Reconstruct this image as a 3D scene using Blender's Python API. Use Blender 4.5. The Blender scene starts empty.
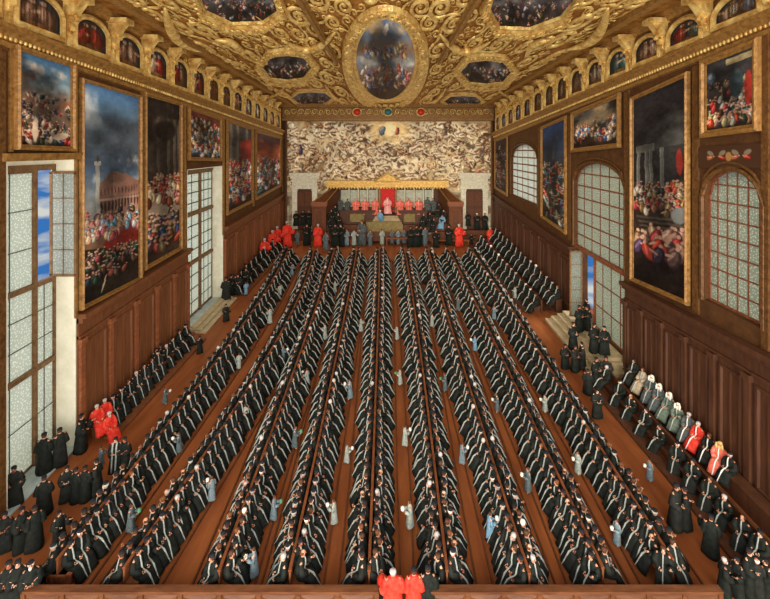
import bpy, bmesh, math, random
import numpy as np
from mathutils import Vector, Matrix
random.seed(7); rng = np.random.default_rng(7)
PI = math.pi
COL = bpy.context.scene.collection
F = 400.0; CX = 388.0; CY = 150.0; CH = 16.0       # pinhole of the picture: focal, vanishing point, eye height (m)
ZC = 24.2                                           # ceiling height
WA, WB = 15.76, 0.0485                              # half width of the hall = WA + WB*y (it widens to the far end)
YF, YB = 8.0, 73.0                                  # near and far end of the hall
def halfw(Y): return WA + WB*Y

# ------------------------------------------------------------------ materials
def lin(c):
    c = np.asarray(c, float)/255.0
    return np.where(c <= 0.04045, c/12.92, ((c+0.055)/1.055)**2.4)
def L4(c): r = lin(c); return (float(r[0]), float(r[1]), float(r[2]), 1.0)
MATS = {}
def mat(name, col, col2=None, rough=.6, scale=3.0, metal=0.0, bump=0.0, stretch=(1,1,1), spec=.3, bscale=None, detail=4):
    if name in MATS: return MATS[name]
    m = bpy.data.materials.new(name); m.use_nodes = True
    nt = m.node_tree; b = nt.nodes['Principled BSDF']
    b.inputs['Roughness'].default_value = rough; b.inputs['Metallic'].default_value = metal
    b.inputs['Specular IOR Level'].default_value = spec
    tc = nt.nodes.new('ShaderNodeTexCoord'); mp = nt.nodes.new('ShaderNodeMapping')
    mp.inputs['Scale'].default_value = stretch
    nt.links.new(tc.outputs['Object'], mp.inputs['Vector'])
    if col2 is None: b.inputs['Base Color'].default_value = L4(col)
    else:
        n = nt.nodes.new('ShaderNodeTexNoise'); n.inputs['Scale'].default_value = scale; n.inputs['Detail'].default_value = detail
        n.inputs['Roughness'].default_value = .65
        r = nt.nodes.new('ShaderNodeValToRGB')
        r.color_ramp.elements[0].position = .32; r.color_ramp.elements[1].position = .68
        r.color_ramp.elements[0].color = L4(col); r.color_ramp.elements[1].color = L4(col2)
        nt.links.new(mp.outputs[0], n.inputs['Vector']); nt.links.new(n.outputs['Fac'], r.inputs[0]); nt.links.new(r.outputs[0], b.inputs['Base Color'])
    if bump:
        n2 = nt.nodes.new('ShaderNodeTexNoise'); n2.inputs['Scale'].default_value = bscale or scale*2; n2.inputs['Detail'].default_value = 3
        bp = nt.nodes.new('ShaderNodeBump'); bp.inputs['Strength'].default_value = bump; bp.inputs['Distance'].default_value = .1
        nt.links.new(mp.outputs[0], n2.inputs['Vector']); nt.links.new(n2.outputs['Fac'], bp.inputs['Height']); nt.links.new(bp.outputs[0], b.inputs['Normal'])
    MATS[name] = m; return m
mat('floor_boards', (112,58,28), (150,86,44), .55, .9, stretch=(1.6,.25,1), bump=.15, spec=.25, detail=8)
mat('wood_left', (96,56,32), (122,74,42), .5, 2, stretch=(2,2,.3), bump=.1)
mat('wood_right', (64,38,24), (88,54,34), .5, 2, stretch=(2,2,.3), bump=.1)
mat('wood_bench', (110,60,34), (146,86,50), .5, 3, stretch=(2,.4,2))
mat('wood_edge', (76,42,24), (104,60,34), .6, 3)
mat('wood_rail', (80,46,27), (116,72,43), .5, 3, stretch=(.4,2,2))
mat('wood_dark', (62,36,22), (90,54,32), .55, 2, stretch=(2,2,.4))
mat('wall_brown', (66,40,20), (92,58,28), .7, 1.5)
mat('wall_plaster', (205,205,188), (226,226,212), .8, .8)
mat('reveal_stone', (212,204,174), (234,226,200), .8, 1.2)
mat('sill_stone', (150,165,160), (190,200,192), .6, 1.2)
mat('gold', (196,140,58), (246,204,112), .42, 3.0, metal=.25, bump=.8, bscale=5, spec=.5)
mat('gold_bright', (176,122,50), (255,222,134), .36, 1.8, metal=.35, bump=.6, bscale=5, spec=.6)
mat('gold_field', (98,58,22), (166,110,46), .6, 1.6, metal=.1, bump=1.0, bscale=3.0)
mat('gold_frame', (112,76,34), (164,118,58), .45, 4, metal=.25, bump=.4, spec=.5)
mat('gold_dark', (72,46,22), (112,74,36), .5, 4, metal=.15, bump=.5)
mat('stone_warm', (184,172,142), (222,212,182), .7, 3)
mat('stone_step', (150,130,96), (184,164,124), .7, 2)
mat('robe_black', (17,20,17), (36,39,33), .75, 5, spec=.15)
mat('robe_black2', (22,23,20), (43,45,39), .75, 4, spec=.15)
mat('robe_grey', (58,62,60), (92,98,94), .75, 6, spec=.15)
mat('robe_red', (188,34,24), (226,72,52), .65, 5, spec=.2)
mat('robe_salmon', (206,74,54), (240,136,112), .65, 6, spec=.2)
mat('robe_rose', (214,120,110), (244,180,168), .65, 6)
mat('robe_green', (70,84,70), (110,122,104), .7, 6)
mat('robe_buff', (150,128,100), (196,180,150), .7, 6)
mat('tunic_blue', (84,100,106), (126,140,142), .7, 6)
mat('tunic_sky', (84,122,146), (124,160,176), .7, 6)
mat('tunic_pale', (120,128,118), (166,172,158), .7, 6)
mat('tunic_slate', (62,74,76), (98,108,106), .7, 6)
mat('stole_pale', (136,140,130), (176,178,166), .7, 8)
mat('ermine', (214,208,190), (236,232,220), .7, 8)
mat('skin', (178,118,86), (204,148,112), .55, 9)
mat('skin_pale', (198,146,112), (220,174,142), .55, 9)
mat('skin_ruddy', (158,92,66), (184,116,84), .55, 9)
mat('face_dark', (70,36,28))
mat('hair_brown', (58,36,24), (92,58,36), .7, 20)
mat('hair_auburn', (88,50,28), (120,72,40), .7, 20)
mat('hair_grey', (150,144,134), (196,190,180), .7, 20)
mat('hair_white', (214,204,180), (240,234,216), .7, 20)
mat('hair_blond', (190,150,84), (222,186,120), .7, 20)
mat('cap_black', (20,20,22), (34,34,36), .8, 8)
mat('cloth_red', (186,22,18), (214,44,32), .6, 3)
mat('cloth_olive', (110,92,52), (140,120,72), .7, 2)
mat('panel_sage', (150,154,128), (196,196,172), .7, 2)
mat('gem_red', (196,44,34), rough=.2); mat('gem_teal', (40,110,112), rough=.2)
mat('lead', (74,66,52), rough=.5)
mat('window_wood', (94,66,40), (132,98,62), .55, 4)
mat('window_wood_red', (104,56,34), (138,80,50), .55, 4)
mat('pewter', (170,176,172), (206,210,200), .35, 6)
mat('box_green', (64,120,84), (98,150,108), .5, 6)
mat('box_white', (214,212,196), (232,230,216), .5, 6)
mat('paper', (226,218,190), rough=.7)
def canvas_mat():
    m = bpy.data.materials.new('painted_canvas'); m.use_nodes = True; nt = m.node_tree; b = nt.nodes['Principled BSDF']
    a = nt.nodes.new('ShaderNodeAttribute'); a.attribute_name = 'paint'
    b.inputs['Roughness'].default_value = .6; b.inputs['Specular IOR Level'].default_value = .15
    nt.links.new(a.outputs['Color'], b.inputs['Base Color']); MATS['canvas'] = m
canvas_mat()
def glass_mat(name, c0, c1, c2):
    m = bpy.data.materials.new(name); m.use_nodes = True; nt = m.node_tree; N = nt.nodes; b = N['Principled BSDF']; out = N['Material Output']
    tc = N.new('ShaderNodeTexCoord'); sep = N.new('ShaderNodeSeparateXYZ'); cmb = N.new('ShaderNodeCombineXYZ')
    nt.links.new(tc.outputs['Object'], sep.inputs[0]); ad = N.new('ShaderNodeMath'); nt.links.new(sep.outputs['Y'], ad.inputs[0]); nt.links.new(sep.outputs['X'], ad.inputs[1]); nt.links.new(ad.outputs[0], cmb.inputs['X']); nt.links.new(sep.outputs['Z'], cmb.inputs['Y'])
    v = N.new('ShaderNodeTexVoronoi'); v.voronoi_dimensions = '2D'; v.inputs['Scale'].default_value = 6.5; v.inputs['Randomness'].default_value = .85
    nt.links.new(cmb.outputs[0], v.inputs['Vector'])
    r = N.new('ShaderNodeValToRGB'); e = r.color_ramp.elements
    e[0].position = .0; e[0].color = L4(c2); e[1].position = .55; e[1].color = L4(c0)
    x = e.new(.16); x.color = L4(c1); x = e.new(.3); x.color = L4(c0)
    nt.links.new(v.outputs['Distance'], r.inputs[0])
    n = N.new('ShaderNodeTexNoise'); n.inputs['Scale'].default_value = .7; n.inputs['Detail'].default_value = 3
    mx = N.new('ShaderNodeMix'); mx.data_type = 'RGBA'; mx.blend_type = 'MULTIPLY'; mx.inputs[0].default_value = .5
    nt.links.new(tc.outputs['Object'], n.inputs['Vector'])
    nt.links.new(r.outputs[0], mx.inputs[6]); nt.links.new(n.outputs['Fac'], mx.inputs[7])
    tr = N.new('ShaderNodeBsdfTranslucent'); ms = N.new('ShaderNodeMixShader'); ms.inputs[0].default_value = .6
    nt.links.new(r.outputs[0], tr.inputs['Color']); nt.links.new(mx.outputs[2], b.inputs['Base Color'])
    b.inputs['Roughness'].default_value = .25
    nt.links.new(b.outputs[0], ms.inputs[1]); nt.links.new(tr.outputs[0], ms.inputs[2]); nt.links.new(ms.outputs[0], out.inputs['Surface'])
    MATS[name] = m
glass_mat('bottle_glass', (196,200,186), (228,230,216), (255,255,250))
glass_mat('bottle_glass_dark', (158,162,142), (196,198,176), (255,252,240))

# ------------------------------------------------------------------ mesh helpers
class MB:
    def __init__(s): s.v = []; s.f = []; s.m = []
    def add(s, vs, fs, mi=0):
        b = len(s.v); s.v.extend([tuple(p) for p in vs])
        for f in fs: s.f.append(tuple(i+b for i in f)); s.m.append(mi)
    def hexa(s, p, mi=0):     # p: 8 points, bottom loop 0-3, top loop 4-7
        s.add(p, [(3,2,1,0),(4,5,6,7),(0,1,5,4),(1,2,6,5),(2,3,7,6),(3,0,4,7)], mi)
    def box(s, x0, x1, y0, y1, z0, z1, mi=0):
        s.hexa([(x0,y0,z0),(x1,y0,z0),(x1,y1,z0),(x0,y1,z0),(x0,y0,z1),(x1,y0,z1),(x1,y1,z1),(x0,y1,z1)], mi)
    def prism(s, loop, vec, mi=0):
        n = len(loop); a = [Vector(p) for p in loop]; b = [p+Vector(vec) for p in a]
        s.add(a+b, [tuple(range(n))[::-1], tuple(range(n,2*n))] + [(i,(i+1)%n,(i+1)%n+n,i+n) for i in range(n)], mi)
    def bar(s, a, b, w, up=(0,0,1), h=None, mi=0):
        a = Vector(a); b = Vector(b); d = (b-a).normalized(); u = Vector(up); u = (u-d*u.dot(d)).normalized(); r = d.cross(u)
        h = h or w; c = [(-w/2,-h/2),(w/2,-h/2),(w/2,h/2),(-w/2,h/2)]
        s.hexa([a+r*i+u*j for i,j in c]+[b+r*i+u*j for i,j in c], mi)
    def rings(s, R, cap=True, mi=0, closed=True):
        n = len(R[0]); b = len(s.v)
        for r in R: s.v.extend([tuple(p) for p in r])
        for k in range(len(R)-1):
            for i in range(n if closed else n-1):
                j = (i+1)%n; s.f.append((b+k*n+i, b+k*n+j, b+(k+1)*n+j, b+(k+1)*n+i)); s.m.append(mi)
        if cap and closed:
            s.f.append(tuple(b+i for i in range(n))[::-1]); s.m.append(mi)
            s.f.append(tuple(b+(len(R)-1)*n+i for i in range(n))); s.m.append(mi)
    def tube(s, pts, rad, sides=6, mi=0, flat=1.0, up=(0,0,1)):
        R = []; P = [Vector(p) for p in pts]
        for i, p in enumerate(P):
            d = (P[min(i+1,len(P)-1)]-P[max(i-1,0)])
            d = d.normalized() if d.length > 1e-9 else Vector((1,0,0))
            u = Vector(up)
            if abs(u.dot(d)) > .98: u = Vector((1,0,0))
            u = (u-d*u.dot(d)).normalized(); r = d.cross(u); k = rad[i] if hasattr(rad,'__len__') else rad
            R.append([p+r*(k*math.cos(2*PI*a/sides))+u*(k*flat*math.sin(2*PI*a/sides)) for a in range(sides)])
        s.rings(R, True, mi)
    def ball(s, c, r, nu=8, nv=6, mi=0):
        r = r if hasattr(r,'__len__') else (r,r,r); R = []
        for k in range(nv+1):
            t = PI*max(.06,min(nv-.06,k))/nv if k in (0,nv) else PI*k/nv
            R.append([(c[0]+r[0]*math.sin(t)*math.cos(2*PI*i/nu), c[1]+r[1]*math.sin(t)*math.sin(2*PI*i/nu), c[2]-r[2]*math.cos(t)) for i in range(nu)])
        s.rings(R, True, mi)
    def lathe(s, c, prof, n=12, mi=0):
        s.rings([[(c[0]+r*math.cos(2*PI*i/n), c[1]+r*math.sin(2*PI*i/n), c[2]+z) for i in range(n)] for r,z in prof], True, mi)
    def mesh(s, name, mats, smooth=False):
        me = bpy.data.meshes.new(name); me.from_pydata(s.v, [], s.f)
        for m in mats: me.materials.append(MATS[m] if isinstance(m,str) else m)
        if len(mats) > 1: me.polygons.foreach_set('material_index', s.m)
        if smooth: me.polygons.foreach_set('use_smooth', [True]*len(s.f))
        me.update(); return me
    def build(s, name, mats, parent=None, smooth=False, **kw):
        if isinstance(mats, str): mats = [mats]
        return link(name, s.mesh(name, mats, smooth), parent, **kw)
def link(name, me, parent=None, **kw):
    o = bpy.data.objects.new(name, me); COL.objects.link(o)
    if parent is not None: o.parent = parent
    return tag(o, **kw)
def tag(o, label=None, cat=None, group=None, kind=None):
    if label: o['label'] = label
    if cat: o['category'] = cat
    if group: o['group'] = group
    if kind: o['kind'] = kind
    return o
def empty(name, loc=(0,0,0), **kw):
    o = bpy.data.objects.new(name, None); COL.objects.link(o); o.location = loc; o.empty_display_size = .2
    return tag(o, **kw)
ORD = ['','first','second','third','fourth','fifth','sixth','seventh','eighth','ninth','tenth','eleventh','twelfth','thirteenth','fourteenth','fifteenth','sixteenth','seventeenth','eighteenth','nineteenth','twentieth']
# picture coordinate -> place in the hall
def onfloor(px, py, z=0.0): Y = (CH-z)*F/(py-CY); return Vector(((px-CX)*Y/F, Y, z))
def ondepth(px, py, Y): return Vector(((px-CX)*Y/F, Y, CH-(py-CY)*Y/F))
def onceil(px, py, z=ZC): Y = (z-CH)*F/(CY-py); return Vector(((px-CX)*Y/F, Y, z))
def wallY(px, off=0.0): return (WA+off)/(abs(px-CX)/F - WB)
def onwall(px, py, off=0.0):
    Y = wallY(px, off); s = -1 if px < CX else 1
    return Vector((s*(WA+off+WB*Y), Y, CH-(py-CY)*Y/F))
def wp(side, Y, Z, off=0.0):                          # point of a side wall; off > 0 goes outwards
    return Vector((side*(WA+off+WB*Y), Y, Z))

# ------------------------------------------------------------------ painting on canvas
def fbm(h, w, cells, seed, octv=4, ax=1.0):
    r = np.random.default_rng(seed); out = np.zeros((h,w)); amp = 1; tot = 0
    for o in range(octv):
        cy = max(2,int(cells*2**o)); cx = max(2,int(cells*ax*2**o)); g = r.random((cy+1,cx+1))
        y = np.linspace(0,cy,h,endpoint=False); x = np.linspace(0,cx,w,endpoint=False)
        yi = y.astype(int); xi = x.astype(int); fy = (y-yi)[:,None]; fx = (x-xi)[None,:]
        fy = fy*fy*(3-2*fy); fx = fx*fx*(3-2*fx)
        a = g[yi][:,xi]; b = g[yi][:,xi+1]; c = g[yi+1][:,xi]; d = g[yi+1][:,xi+1]
        out += amp*((a*(1-fx)+b*fx)*(1-fy)+(c*(1-fx)+d*fx)*fy); tot += amp; amp *= .55
    return out/tot
class Cv:
    def __init__(s, w, h, c): s.w, s.h = w, h; s.a = np.tile(np.array(c,float), (h,w,1)); s.V, s.U = np.mgrid[0:h,0:w]; s.U = (s.U+.5)/w; s.V = (s.V+.5)/h; s.asp = w/h
    def mix(s, m, c): m = m[...,None]; s.a = s.a*(1-m)+np.array(c,float)*m
    def grad(s, stops):
        v = [p for p,_ in stops]
        for k in range(3): s.a[...,k] = np.interp(s.V, v, [c[k] for _,c in stops])
    def clouds(s, c, v0, v1, cells=4, th=.5, soft=.12, seed=1, ax=1.0, amt=1.0):
        n = fbm(s.h, s.w, cells, seed, 5, ax); m = np.clip((n-th)/soft,0,1)*amt
        m *= np.clip((s.V-v0)/.05,0,1)*np.clip((v1-s.V)/.05,0,1); s.mix(m, c)
    def rect(s, u0, v0, u1, v1, c, amt=1.0): s.mix(((s.U>=u0)&(s.U<=u1)&(s.V>=v0)&(s.V<=v1))*amt, c)
    def ell(s, u, v, ru, rv, c, rot=0, amt=1.0):
        i0 = max(0,int((v-max(rv,ru*s.asp)*1.3)*s.h)-1); i1 = min(s.h,int((v+max(rv,ru*s.asp)*1.3)*s.h)+2)
        m_ = max(ru, rv/s.asp)*1.3; j0 = max(0,int((u-m_)*s.w)-1); j1 = min(s.w,int((u+m_)*s.w)+2)
        if i0>=i1 or j0>=j1: return
        du = (s.U[i0:i1,j0:j1]-u)*s.asp; dv = s.V[i0:i1,j0:j1]-v; ca, sa = math.cos(rot), math.sin(rot)
        x = du*ca+dv*sa; y = -du*sa+dv*ca
        d = (x/(ru*s.asp))**2+(y/rv)**2; m = np.clip((1.25-d)*2,0,1)[...,None]*amt
        s.a[i0:i1,j0:j1] = s.a[i0:i1,j0:j1]*(1-m)+np.array(c,float)*m
    def tri(s, pts, c):
        m = np.ones((s.h,s.w),bool); n = len(pts); sg = None
        for i in range(n):
            (x0,y0),(x1,y1) = pts[i],pts[(i+1)%n]; m &= ((x1-x0)*(s.V-y0)-(y1-y0)*(s.U-x0)) >= 0
        s.mix(m*1.0, c)
    def fig(s, u, v, h, body, skin=(204,150,112), rot=0, r=random):
        hu = h/s.asp
        s.ell(u, v, hu*.24, h*.42, [k*.55 for k in body], rot)
        s.ell(u-hu*.04, v-h*.03, hu*.17, h*.36, body, rot)
        s.ell(u-hu*.08, v-h*.1, hu*.06, h*.25, [min(255,k*1.35+22) for k in body], rot+.2)
        if r.random() < .6: s.ell(u+hu*.2*r.choice((-1,1)), v-h*.12, hu*.2, h*.06, skin, r.uniform(-.8,.8))
        s.ell(u+math.sin(rot)*h*.4/s.asp, v-h*.48*math.cos(rot), hu*.08, h*.085, skin)
    def crowd(s, n, u0, u1, v0, v1, h, pal, seed=0, tilt=.3, shrink=.5):
        n = int(n*2.4); h *= .66
        r = random.Random(seed); L = sorted([(r.uniform(v0,v1), r.uniform(u0,u1)) for _ in range(n)])
        for v,u in L:
            k = shrink+(1-shrink)*(v-v0)/max(1e-6,v1-v0)
            s.fig(u, v, h*k, [max(0,min(255,q+r.uniform(-14,14))) for q in r.choice(pal)], rot=r.uniform(-tilt,tilt), r=r)
    def warp(s, amp=.003, cells=16, seed=8, dark=.75):
        a = (fbm(s.h,s.w,cells,seed,3,s.asp)-.5)*2*amp*s.h*2; b = (fbm(s.h,s.w,cells,seed+1,3,s.asp)-.5)*2*amp*s.h*2
        I,J = np.mgrid[0:s.h,0:s.w]; s.a = s.a[np.clip((I+a).astype(int),0,s.h-1), np.clip((J+b).astype(int),0,s.w-1)]
        g = s.a.mean(axis=2,keepdims=True); s.a = g+(s.a-g)*.85
        m = fbm(s.h,s.w,4,seed+5,4,s.asp); m = np.clip((m-.3)/.4,0,1)[...,None]; s.a *= (1-dark*.75)+dark*m
    def grain(s, amt=10, seed=3):
        n = fbm(s.h,s.w,max(6,s.h//6),seed,3,s.asp)-.5; s.a += n[...,None]*amt*2.5
RICH = [(170,44,34),(120,96,60),(70,84,110),(196,150,96),(60,44,34),(206,190,160),(90,60,40),(150,110,80),(188,60,44),(40,50,60)]
DARKP = [(90,56,36),(60,48,40),(130,80,50),(150,60,44),(70,76,84),(170,140,104),(44,36,30)]
def canvas_mesh(name, cv, pos, keep=None):
    """pos(u,v)->Vector; cv gives one colour per vertex."""
    h, w = cv.h, cv.w; a = np.clip(cv.a,0,255)
    V = [pos((j+.0)/(w-1), (i+.0)/(h-1)) for i in range(h) for j in range(w)]
    fs = []
    for i in range(h-1):
        for j in range(w-1):
            if keep is None or keep[i,j]: fs.append((i*w+j,(i+1)*w+j,(i+1)*w+j+1,i*w+j+1))
    me = bpy.data.meshes.new(name); me.from_pydata([tuple(p) for p in V], [], fs); me.materials.append(MATS['canvas'])
    at = me.color_attributes.new('paint','FLOAT_COLOR','POINT')
    c = np.ones((h*w,4)); c[:,:3] = lin(a.reshape(-1,3)); at.data.foreach_set('color', c.ravel().astype(np.float32))
    return me
def frame_mb(P, n, widths, heights):
    """closed moulding round polygon P (3-D points) in a plane of normal n (towards the room)."""
    n = Vector(n); P = [Vector(p) for p in P]; c = sum(P, Vector())/len(P); N = len(P); R = []
    for i,p in enumerate(P):
        e0 = (p-P[i-1]).normalized(); e1 = (P[(i+1)%N]-p).normalized()
        o0 = e0.cross(n); o1 = e1.cross(n)
        if o0.dot(p-c)+o1.dot(p-c) < 0: o0, o1 = -o0, -o1
        m = o0+o1; m = m/max(.35, (m.dot(m))/2)
        R.append([p+m*w+n*h for w,h in zip(widths,heights)])
    mb = MB(); K = len(widths)
    for r in R: mb.v.extend([tuple(q) for q in r])
    for i in range(N):
        for k in range(K-1):
            j = (i+1)%N; mb.f.append((i*K+k, j*K+k, j*K+k+1, i*K+k+1)); mb.m.append(0)
    return mb
def picture(quad, paint, label, res=1.6, fw=.3, framemat='gold_frame', group=None, cat='painting'):
    """a framed canvas on a side wall; quad = TL, TR, BR, BL in picture coordinates."""
    q = [onwall(*p, off=-.1) for p in quad]; side = -1 if quad[0][0] < CX else 1
    n = Vector((-side,-WB*-1*0-0.0,0)); n = (q[1]-q[0]).cross(q[3]-q[0]).normalized()
    if n.x*side > 0: n = -n
    wpx = abs(quad[1][0]-quad[0][0]); hpx = max(abs(quad[3][1]-quad[0][1]), abs(quad[2][1]-quad[1][1]))
    cv = Cv(max(24,int(wpx*res)), max(24,int(hpx*res)), (60,40,30)); paint(cv); cv.warp(); cv.grain(9)
    ce = sum(q,Vector())/4; root = empty('framed_painting', ce, label=label, cat=cat, group=group)
    def pos(u,v): return (q[0]*(1-u)+q[1]*u)*(1-v)+(q[3]*(1-u)+q[2]*u)*v + n*.06 - ce
    link('canvas', canvas_mesh('canvas', cv, pos), root)
    fw *= .8; fm = frame_mb([p-ce for p in q], n, [-fw*.9,-fw*.9,-fw*.62,-fw*.4,-fw*.1,fw*.15,fw*.15], [.07,.14,.15,.26,.28,.2,0])
    fm.build('frame', framemat, root); return root

# ------------------------------------------------------------------ painters
def p_battle(c):
    c.grad([(0,(40,84,120)),(.3,(120,140,140)),(.5,(150,116,84)),(1,(44,30,22))])
    c.clouds((206,180,150),.1,.55,3,.48,.2,5); c.clouds((150,90,60),.2,.6,4,.55,.2,6)
    c.crowd(46,.03,.97,.42,.92,.17,[(196,150,110),(160,40,30),(60,44,34),(90,70,50),(206,170,130),(40,56,70)],4,.7)
    c.ell(.3,.8,.05,.12,(226,190,150)); c.ell(.75,.84,.16,.04,(220,184,140),-.3)
def p_piazza(c):
    c.grad([(0,(60,100,140)),(.12,(90,120,140)),(.25,(96,106,112)),(.4,(86,108,128)),(.55,(150,150,140)),(1,(40,30,20))])
    c.clouds((186,190,182),.02,.22,2.2,.52,.12,9,.8); c.clouds((70,78,84),.12,.4,2,.5,.15,13,.7); c.clouds((210,210,196),.3,.5,5,.55,.1,17,.5,.8)
    c.tri([(.5,.40),(.98,.46),(.98,.66),(.5,.64)],(176,120,92)); c.tri([(.24,.47),(.5,.40),(.5,.64),(.24,.63)],(132,92,72))
    for i in range(12):
        u = .3+i*.058; c.ell(u,.575-.002*i,.016,.03,(60,46,40)); c.ell(u,.505-.001*i,.008,.018,(90,56,44))
    c.rect(.26,.535,.98,.545,(204,160,130),.7)
    c.rect(.22,.37,.275,.68,(176,170,150)); c.rect(.2,.355,.3,.375,(200,194,172)); c.ell(.25,.345,.02,.015,(90,80,66))
    c.rect(0,.66,1,1,(46,36,26)); c.tri([(0,.66),(1,.66),(1,.80),(0,.74)],(120,84,56)); c.tri([(.4,.70),(1,.66),(1,.78),(.3,.78)],(150,40,28))
    c.crowd(34,.02,.98,.6,.72,.09,[(200,190,170),(110,160,180),(196,90,80),(210,150,110),(60,50,40)],3,.1,.8)
    c.crowd(26,.04,.9,.78,.9,.08,[(60,50,36),(150,70,50),(90,60,44),(40,60,50)],8,.6,.9); c.clouds((60,66,44),.86,1,4,.5,.3,3,1,.5)
    c.ell(.35,.93,.012,.04,(226,190,140),.3)
def p_court(c):
    c.grad([(0,(34,26,22)),(.4,(52,42,34)),(1,(70,48,32))]); c.clouds((76,62,48),0,.5,3,.5,.3,2)
    for u in (.35,.62,.8,.93): c.rect(u-.04,.12,u+.04,.5,(88,74,58),.8); c.rect(u-.03,.12,u-.01,.5,(120,104,82),.6)
    c.ell(.55,.18,.36,.07,(98,80,60),0,.5); c.ell(.55,.2,.3,.06,(40,30,26),0,.9)
    c.tri([(.1,.62),(.9,.6),(.98,.72),(.05,.74)],(150,124,96))
    c.crowd(20,.08,.95,.5,.66,.13,[(216,150,90),(190,50,34),(224,190,140),(120,60,40)],12,.2,.8)
    c.crowd(18,.08,.95,.72,.92,.15,[(70,56,46),(150,60,40),(50,70,90),(110,90,60)],14,.5,.8)
def p_feast(c):
    c.grad([(0,(90,40,28)),(.5,(110,60,44)),(1,(50,34,28))]); c.crowd(34,.03,.97,.2,.9,.24,[(196,56,40),(220,200,170),(60,90,100),(150,110,80),(200,170,120)],21,.4,.7)
def p_red(c):
    c.grad([(0,(64,56,52)),(.45,(90,76,64)),(1,(60,36,26))])
    for u in (.15,.4,.75): c.rect(u-.05,.02,u+.05,.5,(120,110,92),.7)
    c.tri([(.5,.2),(.95,.16),(.95,.55),(.5,.5)],(150,44,34)); c.crowd(46,.03,.97,.45,.9,.16,[(190,50,40),(220,200,170),(70,100,120),(150,110,70),(60,50,50)],23,.3,.7)
def p_fleet(c):
    c.grad([(0,(40,44,56)),(.2,(120,50,36)),(.35,(190,84,44)),(.5,(80,60,50)),(1,(60,50,40))]); c.clouds((214,120,60),.1,.45,4,.55,.2,5)
    c.crowd(46,.03,.97,.42,.92,.16,[(190,60,44),(200,190,170),(60,100,120),(110,80,60)],25,.5,.7)
def p_land(c):
    c.grad([(0,(30,50,84)),(.25,(44,60,84)),(.5,(60,64,56)),(1,(50,44,34))]); c.clouds((110,116,120),.1,.4,3,.55,.2,3); c.clouds((130,124,90),.4,.9,6,.55,.2,8,1,.6)
    c.crowd(30,.05,.95,.4,.95,.11,[(90,90,70),(150,140,110),(170,60,40),(60,60,54),(60,90,110)],31,.6,.8)
def p_greet(c):
    c.grad([(0,(50,50,54)),(.35,(110,92,66)),(.6,(80,56,36)),(1,(40,26,20))]); c.clouds((150,124,84),.05,.45,3,.5,.2,4)
    c.crowd(34,.06,.94,.38,.8,.24,[(150,60,40),(190,150,100),(60,96,130),(90,66,44),(210,190,160)],33,.4,.6)
def p_hall(c):
    c.grad([(0,(34,30,30)),(.3,(50,46,42)),(.55,(58,44,34)),(1,(30,20,16))])
    for k,(ru,rv) in enumerate(((.5,.17),(.42,.145),(.3,.105))): c.ell(.72,.33,ru,rv,(84,82,74) if k%2==0 else (44,40,38),0,.7)
    c.rect(0,.3,1,.46,(40,36,34),.5); c.rect(.08,.27,.45,.31,(120,116,100)); 
    for u in (.14,.3,.38,.58): c.rect(u-.035,.3,u+.035,.5,(120,118,104),.9); c.rect(u-.03,.3,u-.008,.5,(160,156,140),.7)
    c.ell(.86,.38,.05,.06,(176,50,36)); 
    c.crowd(44,.03,.97,.48,.62,.09,[(190,60,44),(206,190,150),(90,70,54),(60,56,60),(160,120,70)],41,.3,.8)
    for k in range(6): c.rect(.1+.03*k,.64+.022*k,.95,.65+.022*k,(92,78,62),.8)
    c.crowd(9,.08,.92,.72,.84,.17,[(190,50,36),(110,80,56),(190,140,100),(60,56,60)],43,.5,.9); c.ell(.85,.62,.12,.04,(120,120,110),.3)
def p_throne(c):
    c.grad([(0,(40,42,44)),(.3,(64,60,56)),(1,(56,34,26))]); c.ell(.16,.26,.09,.07,(90,110,130)); c.ell(.16,.25,.04,.03,(196,206,206))
    c.rect(.45,.1,.9,.17,(150,130,84)); c.crowd(40,.06,.95,.38,.85,.24,[(190,48,34),(60,80,84),(190,150,100),(120,90,60),(214,196,170),(56,50,46)],51,.4,.6)
    c.ell(.62,.42,.12,.17,(70,92,92)); c.ell(.82,.5,.06,.2,(190,50,36))
def p_dark(c):
    c.grad([(0,(50,40,40)),(1,(60,40,30))]); c.crowd(24,.05,.95,.15,.95,.14,DARKP,61,.5,.7)
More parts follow.
